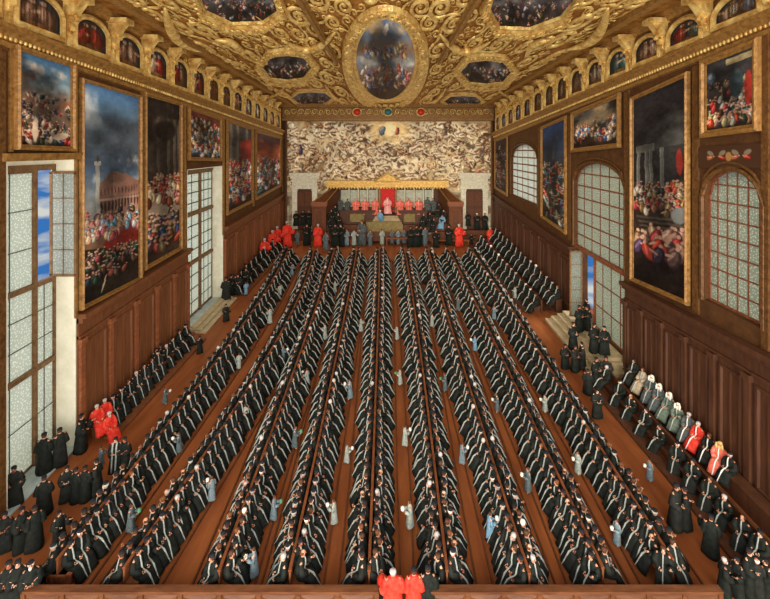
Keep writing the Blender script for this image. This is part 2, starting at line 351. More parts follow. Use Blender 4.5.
def p_glory(c):
    c.a[:] = (206,190,150)
    c.clouds((150,116,78),0,1,6,.5,.1,71,3,.8); c.clouds((232,224,196),0,1,5,.52,.08,72,3,.9); c.clouds((88,64,46),0,1,11,.58,.06,73,2.6,.8)
    r = random.Random(5)
    for band in range(13):
        v = .08+band*.073
        for i in range(64):
            u = (i+r.random())/64; vv = v+.03*math.sin(u*17+band*1.3)+r.uniform(-.03,.03)
            if abs(u-.5) < .12 and band < 2: continue
            c.fig(u, vv, r.uniform(.05,.085), r.choice([(150,108,76),(186,142,104),(120,90,66),(216,198,162),(146,84,60),(120,118,108),(226,214,184),(84,62,46),(170,130,92)]), skin=(214,178,140), rot=r.uniform(-1.4,1.4), r=r)
    for i in range(230):                                    # curling cloud edges
        u, v = r.random(), r.uniform(.05,.97); R0 = r.uniform(.03,.075); a0 = r.uniform(2.6,4.0); h_ = r.choice((-1,1))
        for j in range(9):
            t = a0+h_*(j-4)*.3; x = u+R0*math.cos(t)/c.asp*1.5; y = v+R0*.7*math.sin(t)
            c.ell(x, y+.02, .0045, .014, (96,70,50), 0, .5); c.ell(x, y, .005, .013, (240,230,204), 0, .7)
    for a in range(16): c.ell(.5+.05*math.cos(a*PI/8)*1.3,.14+.09*math.sin(a*PI/8),.05,.05,(250,224,160),a,.4)
    c.ell(.5,.12,.03,.09,(252,234,186)); c.fig(.466,.16,.13,(90,116,140)); c.fig(.537,.16,.13,(170,70,54)); c.fig(.07,.42,.15,(70,66,96)); c.fig(.93,.72,.12,(170,74,58),rot=1.2)
def p_oval(c):
    c.grad([(0,(60,100,150)),(.25,(110,120,130)),(.4,(160,120,84)),(.55,(120,130,140)),(.7,(120,90,70)),(1,(60,40,34))])
    c.clouds((196,160,110),0,.35,3,.45,.2,5); c.crowd(14,.15,.85,.35,.5,.15,[(200,90,60),(216,190,150),(60,96,150),(196,150,90)],3,.6,1)
    c.clouds((216,206,180),.45,.62,3,.45,.15,6,1.5,.8); 
    c.crowd(24,.12,.88,.6,.95,.14,[(180,70,50),(200,180,150),(60,80,120),(130,90,60)],9,.5,.9); c.ell(.5,.16,.05,.07,(240,216,180))
def p_ceil(seed, blue=.3):
    def f(c):
        c.grad([(0,(50,70,110) if blue>.3 else (64,50,44)),(.4,(66,60,58)),(1,(44,32,26))]); c.clouds((110,104,96),0,.5,3,.5,.2,seed)
        c.crowd(30,.05,.95,.35,.95,.26,DARKP+[(150,150,140)],seed,.8,.7)
    return f
def p_niche(seed):
    def f(c):
        c.a[:] = (60,66,74); r = random.Random(seed)
        pal = [(196,150,116),(170,50,44),(206,170,140),(150,110,84),(110,120,130),(70,100,90)]
        c.fig(.32,.58,.72,r.choice(pal),(224,180,140),rot=.15,r=r); c.fig(.68,.56,.76,r.choice(pal),(224,180,140),rot=-.2,r=r); c.ell(.5,.85,.3,.08,(150,100,60))
    return f

# ------------------------------------------------------------------ the shell
def wall_mesh(mb, side, Ya, Yb_, za, zb, t=1.3):
    a,b = Ya,Yb_
    if b-a < 1e-4: return
    def z(v, Y): return v(Y) if callable(v) else v
    P = lambda Y,Z,o: wp(side,Y,Z,o)
    mb.hexa([P(a,z(za,a),0),P(b,z(za,b),0),P(b,z(za,b),t),P(a,z(za,a),t),P(a,z(zb,a),0),P(b,z(zb,b),0),P(b,z(zb,b),t),P(a,z(zb,a),t)])
ztop = ZC
L1 = (wallY(6), wallY(76), 0.0, 15.56); L2 = (wallY(187), wallY(223), .0, 14.3)
W1 = (wallY(538), wallY(511), 9.2, 14.9, 16.9); W2 = (wallY(626), wallY(574), .9, 13.2, 15.0); W3 = (wallY(765), wallY(703), 8.05, 13.5, 15.1)
mb = MB()
wall_mesh(mb,-1,YF,L1[0],0,ztop); wall_mesh(mb,-1,L1[1],L2[0],0,ztop); wall_mesh(mb,-1,L2[1],YB,0,ztop)
wall_mesh(mb,-1,L1[0],L1[1],L1[3],ztop); wall_mesh(mb,-1,L2[0],L2[1],L2[3],ztop)
mb.build('wall_left','wall_brown',kind='structure')
mb = MB(); prev = YF
for (a,b,zb,zs,zt) in (W3,W2,W1):
    wall_mesh(mb,1,prev,a,0,ztop); 
    if zb>0: wall_mesh(mb,1,a,b,0,zb)
    wall_mesh(mb,1,a,b,zt,ztop)
    m = (a+b)/2; N = 14
    for k in range(N):                                  # spandrels over the arch
        y0 = a+(b-a)*k/N; y1 = a+(b-a)*(k+1)/N
        f = lambda Y: zs+(zt-zs)*math.sqrt(max(0,1-((Y-m)/((b-a)/2))**2))
        wall_mesh(mb,1,y0,y1,f,zt)
    prev = b
wall_mesh(mb,1,prev,YB,0,ztop)
mb.build('wall_right','wall_brown',kind='structure')
hwF, hwB = halfw(YF), halfw(YB)
mb = MB(); mb.hexa([(-hwF-3,YF,-.3),(hwF+3,YF,-.3),(hwB+3,YB+1,-.3),(-hwB-3,YB+1,-.3),(-hwF-3,YF,0),(hwF+3,YF,0),(hwB+3,YB+1,0),(-hwB-3,YB+1,0)])
mb.build('floor','floor_boards',kind='structure')
mb = MB(); mb.hexa([(-hwF-1.3,YF,ZC),(hwF+1.3,YF,ZC),(hwB+1.3,YB+1,ZC),(-hwB-1.3,YB+1,ZC),(-hwF-1.3,YF,ZC+.5),(hwF+1.3,YF,ZC+.5),(hwB+1.3,YB+1,ZC+.5),(-hwB-1.3,YB+1,ZC+.5)])
ceiling = mb.build('ceiling','gold_field',kind='structure')
mb = MB(); mb.box(-hwB-1.3,hwB+1.3,YB,YB+1,0,ZC); wallb = mb.build('wall_back','wood_dark',kind='structure')

# window reveals in pale plaster (lining the deep openings on the left)
def lining(side, a, b, zb, zt, d, name, parts=('far','top','sill')):
    root = empty(name, kind='structure'); mb = MB()
    mb.hexa([wp(side,b-.06,zb,-.02),wp(side,b+.0,zb,-.02),wp(side,b+.0,zb,d),wp(side,b-.06,zb,d),wp(side,b-.06,zt,-.02),wp(side,b+.0,zt,-.02),wp(side,b+.0,zt,d),wp(side,b-.06,zt,d)])
    mb.hexa([wp(side,a,zb,-.02),wp(side,a+.06,zb,-.02),wp(side,a+.06,zb,d),wp(side,a,zb,d),wp(side,a,zt,-.02),wp(side,a+.06,zt,-.02),wp(side,a+.06,zt,d),wp(side,a,zt,d)])
    mb.hexa([wp(side,a,zt-.06,-.02),wp(side,b,zt-.06,-.02),wp(side,b,zt-.06,d),wp(side,a,zt-.06,d),wp(side,a,zt,-.02),wp(side,b,zt,-.02),wp(side,b,zt,d),wp(side,a,zt,d)])
    mb.build('reveal','reveal_stone',root)
    mb = MB(); mb.hexa([wp(side,a,zb,-.1),wp(side,b,zb,-.1),wp(side,b,zb,d),wp(side,a,zb,d),wp(side,a,zb+.08,-.1),wp(side,b,zb+.08,-.1),wp(side,b,zb+.08,d),wp(side,a,zb+.08,d)])
    mb.build('sill','sill_stone',root); return root
def pane_panel(root, side, d, Ya, Yb2, za, zb, arch=None, glass='bottle_glass', ncol=2, nrow=3, fw=.1, wood='window_wood', lead=.035, name='casement', sub=True):
    """a glazed light between Ya..Yb2 and za..zb on the plane at depth d."""
    P = lambda Y,Z,o=0: wp(side,Y,Z,d+o)
    top = (lambda Y: zb) if not arch else arch
    g = MB(); N = 1 if not arch else 12
    for k in range(N):
        y0 = Ya+(Yb2-Ya)*k/N; y1 = Ya+(Yb2-Ya)*(k+1)/N
        g.hexa([P(y0,za,-.02),P(y1,za,-.02),P(y1,za,.02),P(y0,za,.02),P(y0,top(y0),-.02),P(y1,top(y1),-.02),P(y1,top(y1),.02),P(y0,top(y0),.02)])
    f = MB(); fw2 = fw
    for Y in (Ya+fw/2, Yb2-fw/2): f.bar(P(Y,za),P(Y,top(Y)),fw,(1,0,0),.14)
    f.bar(P(Ya,za+fw/2),P(Yb2,za+fw/2),fw,(1,0,0),.14)
    if not arch: f.bar(P(Ya,zb-fw/2),P(Yb2,zb-fw/2),fw,(1,0,0),.14)
    else:
        for k in range(12):
            y0 = Ya+(Yb2-Ya)*k/12; y1 = Ya+(Yb2-Ya)*(k+1)/12; f.bar(P(y0,top(y0)-.05),P(y1,top(y1)-.05),.2,(1,0,0),.2)
    b = MB()
    for k in range(1,ncol):
        Y = Ya+(Yb2-Ya)*k/ncol; b.bar(P(Y,za),P(Y,top(Y)),lead,(1,0,0),.09)
    for k in range(1,nrow):
        Z = za+(zb-za)*k/nrow
        if arch:
            ys = [Ya+(Yb2-Ya)*q/60 for q in range(61)]; ys = [y for y in ys if top(y) > Z]
            if len(ys) > 1: b.bar(P(ys[0],Z),P(ys[-1],Z),lead,(1,0,0),.09)
        else: b.bar(P(Ya,Z),P(Yb2,Z),lead,(1,0,0),.09)
    fo = f.build('window_frame',wood,root); g.build('pane',glass,fo); b.build('glazing_bar','lead' if wood=='window_wood' else wood,fo)
    return fo
w1 = lining(-1, L1[0], L1[1], 0, L1[3], 1.3, 'window_1')
d = 1.2; gy = lambda x: wallY(x, d)
Ya, Ym, Yb_ = L1[0]+.1, gy(33), L1[1]-.02
zt = 15.3
for (a,b) in ((Ya,Ym),(Ym,Yb_)):
    pane_panel(w1,-1,d,a,b,.1,4.9,ncol=2,nrow=2); pane_panel(w1,-1,d,a,b,4.9,9.15,ncol=2,nrow=3)
pane_panel(w1,-1,d,Ya,Ym,9.15,14.95,ncol=2,nrow=3)
f = MB(); P = lambda Y,Z: wp(-1,Y,Z,d-.08)
f.bar(P(Ym,.08),P(Ym,15.0),.16,(1,0,0),.2); f.bar(P(Ya,9.15),P(Yb_,9.15),.24,(1,0,0),.2); f.bar(P(Ya,4.9),P(Yb_,4.9),.24,(1,0,0),.2); f.bar(P(Ya,15.1),P(Yb_,15.1),.3,(1,0,0),.2)
f.bar(P(Yb_,.08),P(Yb_,15.1),.16,(1,0,0),.2); f.build('mullion','window_wood',w1)
# the open casement leaf, swung into the hall
def leaf(root, x0, x1, Y, z0, z1, nrow, glass='bottle_glass', wood='window_wood', ncol=2):
    f = MB(); w = .13
    for X in (x0,x1): f.bar((X,Y,z0),(X,Y,z1),w,(0,1,0),.12)
    for Z in (z0,z1): f.bar((x0-w/2,Y,Z),(x1+w/2,Y,Z),w,(0,1,0),.12)
    for k in range(1,nrow): f.bar((x0,Y,z0+(z1-z0)*k/nrow),(x1,Y,z0+(z1-z0)*k/nrow),.04,(0,1,0),.1)
    for k in range(1,ncol): f.bar((x0+(x1-x0)*k/ncol,Y,z0),(x0+(x1-x0)*k/ncol,Y,z1),.03,(0,1,0),.1)
    fo = f.build('open_casement',wood,root); g = MB(); g.box(x0,x1,Y-.015,Y+.015,z0,z1); g.build('pane',glass,fo)
leaf(w1, -18.02, -16.72, L1[1]-.12, 9.3, 14.8, 4)
q0 = MB(); q0.hexa([wp(-1,L1[0],14.95,d-.1),wp(-1,L1[1],14.95,d-.1),wp(-1,L1[1],14.95,d+.1),wp(-1,L1[0],14.95,d+.1),wp(-1,L1[0],15.56,d-.1),wp(-1,L1[1],15.56,d-.1),wp(-1,L1[1],15.56,d+.1),wp(-1,L1[0],15.56,d+.1)]); q0.build('head_board','reveal_stone',w1)
w2 = lining(-1, L2[0], L2[1], 0, L2[3], 1.3, 'window_2')
Ya, Yb_ = L2[0]+.1, L2[1]-.02; Ym = gy(199)
for (a,b) in ((Ya,Ym),(Ym,Yb_)):
    for (z0,z1) in ((.1,5.2),(5.2,9.9),(9.9,13.9)): pane_panel(w2,-1,d,a,b,z0,z1,ncol=3,nrow=4,fw=.22,lead=.09)
f = MB(); f.bar(P(Ym,.08),P(Ym,14.1),.34,(1,0,0),.2)
for Z in (5.2,9.9,14.0): f.bar(P(Ya,Z),P(Yb_,Z),.3,(1,0,0),.2)
f.build('mullion','window_wood',w2)
def arched(root, W, ncol, nrow, glass, z0=None, lead=.1):
    a,b,zb,zs,zt = W; m = (a+b)/2
    arch = lambda Y: zs+(zt-zs)*math.sqrt(max(0.0,1-((Y-m)/((b-a)/2))**2))
    pane_panel(root,1,.35,a,b,z0 if z0 is not None else zb,zt,arch=arch,glass=glass,ncol=ncol,nrow=nrow,fw=.12,wood='window_wood_red',lead=lead)
    mo = MB(); pts = [wp(1,a,z0 or zb,-.05)]+[wp(1,a+(b-a)*k/16,arch(a+(b-a)*k/16),-.05) for k in range(17)]+[wp(1,b,z0 or zb,-.05)]
    mo.tube(pts,.12,6); mo.tube([p+Vector((-.02,0,.3 if 0<i<18 else 0)) for i,p in enumerate(pts)],.07,5); mo.build('arch_moulding','gold_dark',root)
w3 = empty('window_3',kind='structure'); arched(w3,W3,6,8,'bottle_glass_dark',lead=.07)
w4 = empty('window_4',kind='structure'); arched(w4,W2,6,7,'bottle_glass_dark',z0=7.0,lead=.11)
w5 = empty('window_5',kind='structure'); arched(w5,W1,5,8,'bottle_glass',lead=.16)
ysl = wallY(595.5,.35); ysl2 = wallY(584,.35)
pane_panel(w4,1,.35,W2[0],ysl,.9,6.8,ncol=4,nrow=3,glass='bottle_glass_dark',wood='window_wood_red',lead=.09,fw=.16)
f = MB(); f.bar(wp(1,W2[0],6.95,.2),wp(1,W2[1],6.95,.2),.3,(1,0,0),.3); f.bar(wp(1,ysl,.9,.3),wp(1,ysl,6.9,.3),.1,(1,0,0),.2); f.build('transom','window_wood_red',w4)
leaf(w4, 16.55, 17.55, 36.3, 1.0, 6.8, 5, 'bottle_glass_dark', 'window_wood', 1)
# frieze, cornices, brackets
CLt = [(0,33),(283,134)]; CRt = [(495,136),(770,22)]
def corn_z(side, Y):
    px = CX+side*halfw(Y)*F/Y
    (x0,y0),(x1,y1) = CLt if side<0 else CRt
    return CH-((y0+(y1-y0)*(px-x0)/(x1-x0))-CY)*Y/F
for side,nm in ((-1,'trim_1'),(1,'trim_2')):
    Ys = [10,14,17,20,24,28,33,38,44,50,56,62,67,YB-.02]; mb = MB()
    prof = [(0,-.55),(-.16,-.5),(-.2,-.32),(-.12,-.26),(-.26,-.1),(-.5,.12),(-.62,.16),(-.62,.34),(-.3,.44),(0,.46)]
    R = [[wp(side,Y,max(corn_z(side,Y),13)+z*(1+.012*(Y-15)),o) for o,z in prof] for Y in Ys]
    if side > 0: R = [r[::-1] for r in R]
    mb.rings(R); tr = mb.build(nm,'gold_frame',kind='structure')
    bd = MB()
    Y = 13.0
    while Y < YB-1:                                         # egg and dart run on the cornice
        k = .075*(1+.01*(Y-15)); bd.ball(wp(side,Y,max(corn_z(side,Y),13)-.18,-.26),(k,k*1.1,k*1.4),6,4); Y += .24*(1+.012*(Y-15))
    bd.build('egg_moulding','gold_bright',tr,smooth=True)
    cr = MB(); cr.rings([[wp(side,Y,ZC+z,o) for o,z in ((0,-.5),(-.2,-.45),(-.3,-.25),(-.5,-.15),(-.6,0),(0,0))][::(-1 if side>0 else 1)] for Y in (10,YB)]); cr.build('crown_moulding','gold_frame',tr)
    k = 0; Y = 13.7
    while Y < 70:
        zt_ = ZC-.7; zb_ = corn_z(side,Y+1.77)+.5; step = 3.55 if Y < 45 else 4.2
        Yc = Y+step*.5; zc0 = max(corn_z(side,Yc),13)+.55; zc1 = min(zt_-.15, zc0+2.5); hw_ = step*.37
        # console bracket
        c = MB(); zl = max(corn_z(side,Y),13)+.5; zh = ZC-.25
        c.hexa([wp(side,Y-.2,zl,0),wp(side,Y+.2,zl,0),wp(side,Y+.2,zl,-.22),wp(side,Y-.2,zl,-.22),wp(side,Y-.2,zh-1,0),wp(side,Y+.2,zh-1,0),wp(side,Y+.2,zh-1,-.3),wp(side,Y-.2,zh-1,-.3)])
        c.hexa([wp(side,Y-.26,zh-1,0),wp(side,Y+.26,zh-1,0),wp(side,Y+.26,zh-1,-.5),wp(side,Y-.26,zh-1,-.5),wp(side,Y-.26,zh-.3,0),wp(side,Y+.26,zh-.3,0),wp(side,Y+.26,zh-.3,-1.0),wp(side,Y-.26,zh-.3,-1.0)])
        c.hexa([wp(side,Y-.4,zh-.3,0),wp(side,Y+.4,zh-.3,0),wp(side,Y+.4,zh-.3,-1.25),wp(side,Y-.4,zh-.3,-1.25),wp(side,Y-.4,zh,0),wp(side,Y+.4,zh,0),wp(side,Y+.4,zh,-1.25),wp(side,Y-.4,zh,-1.25)])
        sp = [wp(side,Y,zh-1.25+.3*math.sin(t),-.4-.25*math.cos(t)) for t in [q*.5 for q in range(10)]]; c.tube(sp,.13,5)
        sp = [wp(side,Y,(zl+zh-1)/2+.35*math.sin(t),-.28-.14*math.cos(t)) for t in [q*.6 for q in range(8)]]; c.tube(sp,.16,5)
        co = c.build('console_bracket','gold_bright',tr)
        # painted niche between two consoles
        n = Vector((-side,WB,0)).normalized(); m_ = []
        for q in range(13):
            t = PI*q/12; m_.append(wp(side,Yc-hw_*math.cos(t),zc1-.75+.75*math.sin(t),-.12))
        m_ += [wp(side,Yc+hw_,zc0+.2,-.12),wp(side,Yc-hw_,zc0+.2,-.12)]
        ce = wp(side,Yc,(zc0+zc1)/2,-.12); root = empty('niche_painting',ce,cat='painting',group='painted niches of the frieze on the '+('left' if side<0 else 'right')+' wall')
        k += 1; root['label'] = f"arched painted figure panel, {ORD[k]} from the front in the {'left' if side<0 else 'right'} wall frieze"
        cv = Cv(30,36,(50,50,50)); p_niche(k*7+side*3)(cv)
        y0,y1 = Yc-hw_,Yc+hw_
        pos = lambda u,v: wp(side, (y0+(y1-y0)*u) , min(zc1-(zc1-zc0-.2)*v, zc1-.75+.75*math.sqrt(max(0,1-(2*u-1)**2))), -.06)-ce
        link('canvas',canvas_mesh('canvas',cv,pos),root)
        frame_mb([p-ce for p in m_],n,[-.08,-.08,.05,.2,.26],[0,.14,.2,.12,-.1]).build('arched_frame','gold_bright',root)
        Y += step
# scrolls along the frieze wall between cornice and ceiling, and over the whole ceiling
CPOLY = []                                            # (outline in picture coords, painter, frame width, label)
def ell_pts(cx,cy,rx,ry,n=40): return [(cx+rx*math.cos(2*PI*i/n), cy+ry*math.sin(2*PI*i/n)) for i in range(n)]
def octo(cx,cy,rx,ry,k=.45): return [(cx-rx,cy),(cx-rx*k-rx*.2,cy-ry*.85),(cx,cy-ry*1.0),(cx+rx*k+rx*.2,cy-ry*.85),(cx+rx,cy),(cx+rx*k+rx*.2,cy+ry*.85),(cx,cy+ry),(cx-rx*k-rx*.2,cy+ry*.85)]
CP = [(ell_pts(385.5,58,30,42), p_oval, 14, 'large oval painting of robed figures in clouds at the middle of the gilded ceiling', (-9,-6)),
      (octo(287,66.5,25,13), p_ceil(81), 8, 'dark eight-sided ceiling painting left of the large oval', None),
      (octo(486,71,26,12.5), p_ceil(83), 8, 'dark eight-sided ceiling painting right of the large oval', None),
      (octo(312,98.0,20,6.3), p_ceil(85,.5), 4, 'small oval ceiling painting below left of the large oval', None),
      (octo(463,101.0,19,5.6), p_ceil(87,.5), 4, 'small oval ceiling painting below right of the large oval', None),
      ([(196,-12),(206,10),(232,22),(262,21),(278,10),(270,-14)], p_ceil(89), 11, 'large dark ceiling painting cut off by the top edge, left one', None),
      ([(496,-14),(490,8),(500,26),(530,27),(560,16),(578,-6)], p_ceil(91), 11, 'large dark ceiling painting cut off by the top edge, right one', None)]
def inpoly(x,y,P):
    c = False; n = len(P); j = n-1
    for i in range(n):
        if (P[i][1]>y)!=(P[j][1]>y) and x < (P[j][0]-P[i][0])*(y-P[i][1])/(P[j][1]-P[i][1])+P[i][0]: c = not c
        j = i
    return c
def outl(P_, w):
    c = (sum(p[0] for p in P_)/len(P_), sum(p[1] for p in P_)/len(P_)); out = []; n = len(P_)
    for i,(x,y) in enumerate(P_):
        ax,ay = P_[i-1]; bx_,by_ = P_[(i+1)%n]; tx,ty = bx_-ax,by_-ay; L = math.hypot(tx,ty) or 1; nx,ny = ty/L,-tx/L
        if nx*(x-c[0])+ny*(y-c[1]) < 0: nx,ny = -nx,-ny
        out.append((x+nx*w,y+ny*w*.85))
    return out
for P_,pt,fw,lab,_ in CP:
    xs = [p[0] for p in P_]; ys = [p[1] for p in P_]; x0,x1,y0,y1 = min(xs),max(xs),min(ys),max(ys)
    w = int((x1-x0)*2); h = int((y1-y0)*2); cv = Cv(w,h,(60,50,40)); pt(cv); cv.warp(.015)
    keep = np.zeros((h,w),bool)
    for i in range(h):
        for j in range(w): keep[i,j] = inpoly(x0+(x1-x0)*(j+.5)/(w-1), y0+(y1-y0)*(i+.5)/(h-1), P_)
    ce = onceil((x0+x1)/2,(y0+y1)/2,ZC-.05); root = empty('ceiling_painting',ce,label=lab,cat='painting')
    link('canvas',canvas_mesh('canvas',cv,lambda u,v: onceil(x0+(x1-x0)*u,y0+(y1-y0)*v,ZC-.05)-ce,keep),root)
    fr = MB(); prof = [(-.08,.0),(-.02,.22),(.12,.2),(.25,.1),(.45,.34),(.65,.42),(.82,.26),(.92,.32),(1,.02)]
    for k,(t,hh) in enumerate(prof): fr.v.extend([tuple(onceil(x,min(y,107.5),ZC)-ce+Vector((0,0,-hh*min(1,fw/9)))) for x,y in outl(P_,fw*t)])
    n_ = len(P_)
    for k in range(len(prof)-1):
        for i in range(n_): fr.f.append((k*n_+i,k*n_+(i+1)%n_,(k+1)*n_+(i+1)%n_,(k+1)*n_+i)); fr.m.append(0)
    fr.build('frame','gold_bright',root)
    bd = MB(); mid = outl(P_,fw*.55); L_ = 0
    for i,p in enumerate(mid):                              # carved leaves round the frame
        q = mid[(i+1)%len(mid)]; Ls = math.hypot(q[0]-p[0],q[1]-p[1]); nn = max(1,int(Ls/(fw*.42)))
        for k in range(nn):
            x = p[0]+(q[0]-p[0])*k/nn; y = min(p[1]+(q[1]-p[1])*k/nn,106); c_ = onceil(x,y,ZC)-ce; Yq = (ZC-CH)*F/(CY-y); r_ = fw*.24*Yq/F; st = Yq/(ZC-CH); t_ = MB(); sp0 = k*.9+i
            t_.tube([Vector((r_*math.cos(t+sp0)*(1-.1*t),r_*math.sin(t+sp0)*(1-.1*t),0)) for t in [j*.8 for j in range(6)]],[r_*.2,r_*.34,r_*.4,r_*.34,r_*.25,r_*.1],5)
            bd.add([tuple(c_+Vector((x_,y_*st,z_-.42*min(1,fw/9)))) for x_,y_,z_ in t_.v],t_.f)
    bd.build('carved_leaf','gold_bright',root,smooth=True)[ 'kind'] = 'stuff'
def scroll(mb, c, ex, ey, n, r, hand, depth, turns=1.45, seg=15):
    pts = []; rad = []
    for k in range(seg):
        t = k/(seg-1); a = hand*t*turns*2*PI; rr = r*(1-.82*t); pts.append(c+ex*(rr*math.cos(a))+ey*(rr*math.sin(a))+n*depth*(1-.3*t)); rad.append(r*(.1+.12*math.sin(PI*min(1,t*1.1+.12))))
    mb.tube(pts,rad,5,up=n,flat=1.3)
    # tail that runs off the scroll and ends in a leaf
    p0 = pts[0]; d = ey*(-hand); q = [p0+d*(r*.5*s)+ex*(r*.18*s*s)+n*depth*.1 for s in (0,.6,1.2,1.9,2.5)]
    mb.tube(q,[r*.12,r*.12,r*.17,r*.12,r*.03],5,up=n,flat=.8)
mb = MB(); placed = []
rr = random.Random(11)
def offset_outline(P_, w):
    c = (sum(p[0] for p in P_)/len(P_), sum(p[1] for p in P_)/len(P_)); out = []; n = len(P_)
    for i,(x,y) in enumerate(P_):
        ax,ay = P_[i-1]; bx_,by_ = P_[(i+1)%n]; tx,ty = bx_-ax,by_-ay; L = math.hypot(tx,ty) or 1; nx,ny = ty/L,-tx/L
        if nx*(x-c[0])+ny*(y-c[1]) < 0: nx,ny = -nx,-ny
        out.append((x+nx*w,y+ny*w*.85))
    return out
grown = [offset_outline(P_,w_+1) for (P_,_,w_,*_r) in CP]
for tries in range(30000):
    py = rr.uniform(-8,105.5)**1; px = rr.uniform(100,680); k_ = (CY-py)/150.0          # k_: 1 near, .3 far
    big = tries < 1800; rp = (rr.uniform(9,13) if big else rr.uniform(4.2,6.5) if tries < 14000 else rr.uniform(2.2,4))*k_**.7; Y = (ZC-CH)*F/(CY-py); X = (px-CX)*Y/F
    if abs(X) > halfw(Y)-2.2-rp*Y/F or Y > 71.8: continue
    if any(inpoly(px+rp*dx*.8,py+rp*dy*.8,g) for g in grown for dx,dy in ((0,0),(1,0),(-1,0),(0,1),(0,-1))): continue
    if any((px-a)**2+(py-b)**2 < (rp+q)**2*.72 for a,b,q in placed): continue
    placed.append((px,py,rp)); r_ = rp*Y/F; st = Y/(ZC-CH)*.9; t_ = MB(); a = rr.uniform(0,2*PI)
    scroll(t_,Vector((0,0,0)),Vector((math.cos(a),math.sin(a),0)),Vector((-math.sin(a),math.cos(a),0)),Vector((0,0,-1)),r_,rr.choice((-1,1)),.22*r_,turns=1.2+.5*big, seg=20 if big else (13 if rp > 4 else 9))
    if big: t_.ball((0,0,0),(r_*.2,r_*.2,r_*.25),6,4)
    mb.add([(X+x,Y+y*st,ZC+z*(.75)) for x,y,z in t_.v],t_.f)
mb.build('gilded_scrollwork','gold_bright',ceiling,smooth=True)['kind'] = 'structure'
# larger cartouche swags on the ceiling
mb = MB()
for (x0,y0,x1,y1,bow,rad) in ((282,40,335,32,14,.32),(440,34,490,42,14,.32),(252,98,286,86,5,.25),(494,86,530,98,5,.25),(325,85,350,104,4,.25),(424,104,446,88,4,.25),(165,8,205,52,12,.36),(566,50,608,8,12,.36),(215,40,245,58,-6,.3),(525,58,552,40,-6,.3)):
    pts = []
    for k in range(15):
        t = k/14; x = x0+(x1-x0)*t; y = y0+(y1-y0)*t; L = math.hypot(x1-x0,y1-y0); x += -(y1-y0)/L*bow*math.sin(PI*t); y += (x1-x0)/L*bow*math.sin(PI*t)
        pts.append(onceil(x,min(y,107),ZC-.35))
    mb.tube(pts,[rad*(.2+.8*math.sin(PI*k/14)) for k in range(15)],8)
mb.build('carved_swag','gold_bright',ceiling,smooth=True)['kind'] = 'structure'
mb = MB()
for X in (-4.6,4.6): mb.box(X-.22,X+.22,12,36,ZC-.4,ZC); mb.box(X-.1,X+.1,12,36,ZC-.55,ZC-.4)
for Y in (70.5,): mb.box(-hwB+3,hwB-3,Y-.25,Y+.25,ZC-.3,ZC)
for s in (-1,1): mb.hexa([(s*(halfw(12)-2.7),12,ZC-.45),(s*(halfw(12)-2.2),12,ZC-.45),(s*(hwB-2.2),YB,ZC-.45),(s*(hwB-2.7),YB,ZC-.45),(s*(halfw(12)-2.7),12,ZC),(s*(halfw(12)-2.2),12,ZC),(s*(hwB-2.2),YB,ZC),(s*(hwB-2.7),YB,ZC)])
mb.build('ceiling_rib','gold_frame',ceiling)['kind'] = 'structure'
# frieze wall ground with its own scrolls
for side,nm in ((-1,'trim_3'),(1,'trim_4')):
    mb = MB(); Ys = [12,20,30,40,50,60,YB-.05]
    for a,b in zip(Ys[:-1],Ys[1:]):
        mb.hexa([wp(side,a,corn_z(side,a) if a>13 else 19,0),wp(side,b,corn_z(side,b),0),wp(side,b,corn_z(side,b),-.06),wp(side,a,corn_z(side,a) if a>13 else 19,-.06),wp(side,a,ZC,0),wp(side,b,ZC,0),wp(side,b,ZC,-.06),wp(side,a,ZC,-.06)])
    tr = mb.build(nm,'gold_dark',kind='structure'); mb = MB(); n = Vector((-side,0,0))
    Y = 14.2
    while Y < 71:
        for z in np.arange(corn_z(side,Y)+3.2,ZC-.6,.7):
            scroll(mb,wp(side,Y+rr.uniform(-.2,.2),z,-.1),Vector((0,1,0)),Vector((0,0,1)),n,.36,rr.choice((-1,1)),.1,seg=10)
        Y += .95
    mb.build('frieze_scrollwork','gold',tr,smooth=True)
# far wall: gold frieze with gems above the large canvas
mb = MB(); zf0 = CH-(119-150)*YB/F; mb.box(-hwB,hwB,YB-.3,YB,zf0,ZC); mb.box(-hwB,hwB,YB-.9,YB,zf0-.35,zf0+.05); mb.box(-hwB,hwB,YB-1.3,YB,ZC-.5,ZC)
tb = mb.build('trim_5','gold_frame',kind='structure'); mb = MB(); X = -hwB+1
while X < hwB-1:
    scroll(mb,Vector((X,YB-.35,(zf0+ZC)/2)),Vector((1,0,0)),Vector((0,0,1)),Vector((0,-1,0)),.55,1 if int(X*3)%2 else -1,.15); X += 1.25
mb.build('frieze_scrollwork','gold_bright',tb,smooth=True)
for x,m_ in ((357,'gem_red'),(388,'gem_teal'),(421,'gem_red')):
    p = ondepth(x,112,YB-.7); mb = MB(); mb.ball(p,(.62,.3,.55),14,8); g = mb.build('medallion',m_,tb,smooth=True)
    mb = MB(); mb.tube([p+Vector((.78*math.cos(t),0,.7*math.sin(t))) for t in np.linspace(0,2*PI,19)],.14,6,up=(0,1,0)); mb.build('medallion_ring','gold_bright',g,smooth=True)
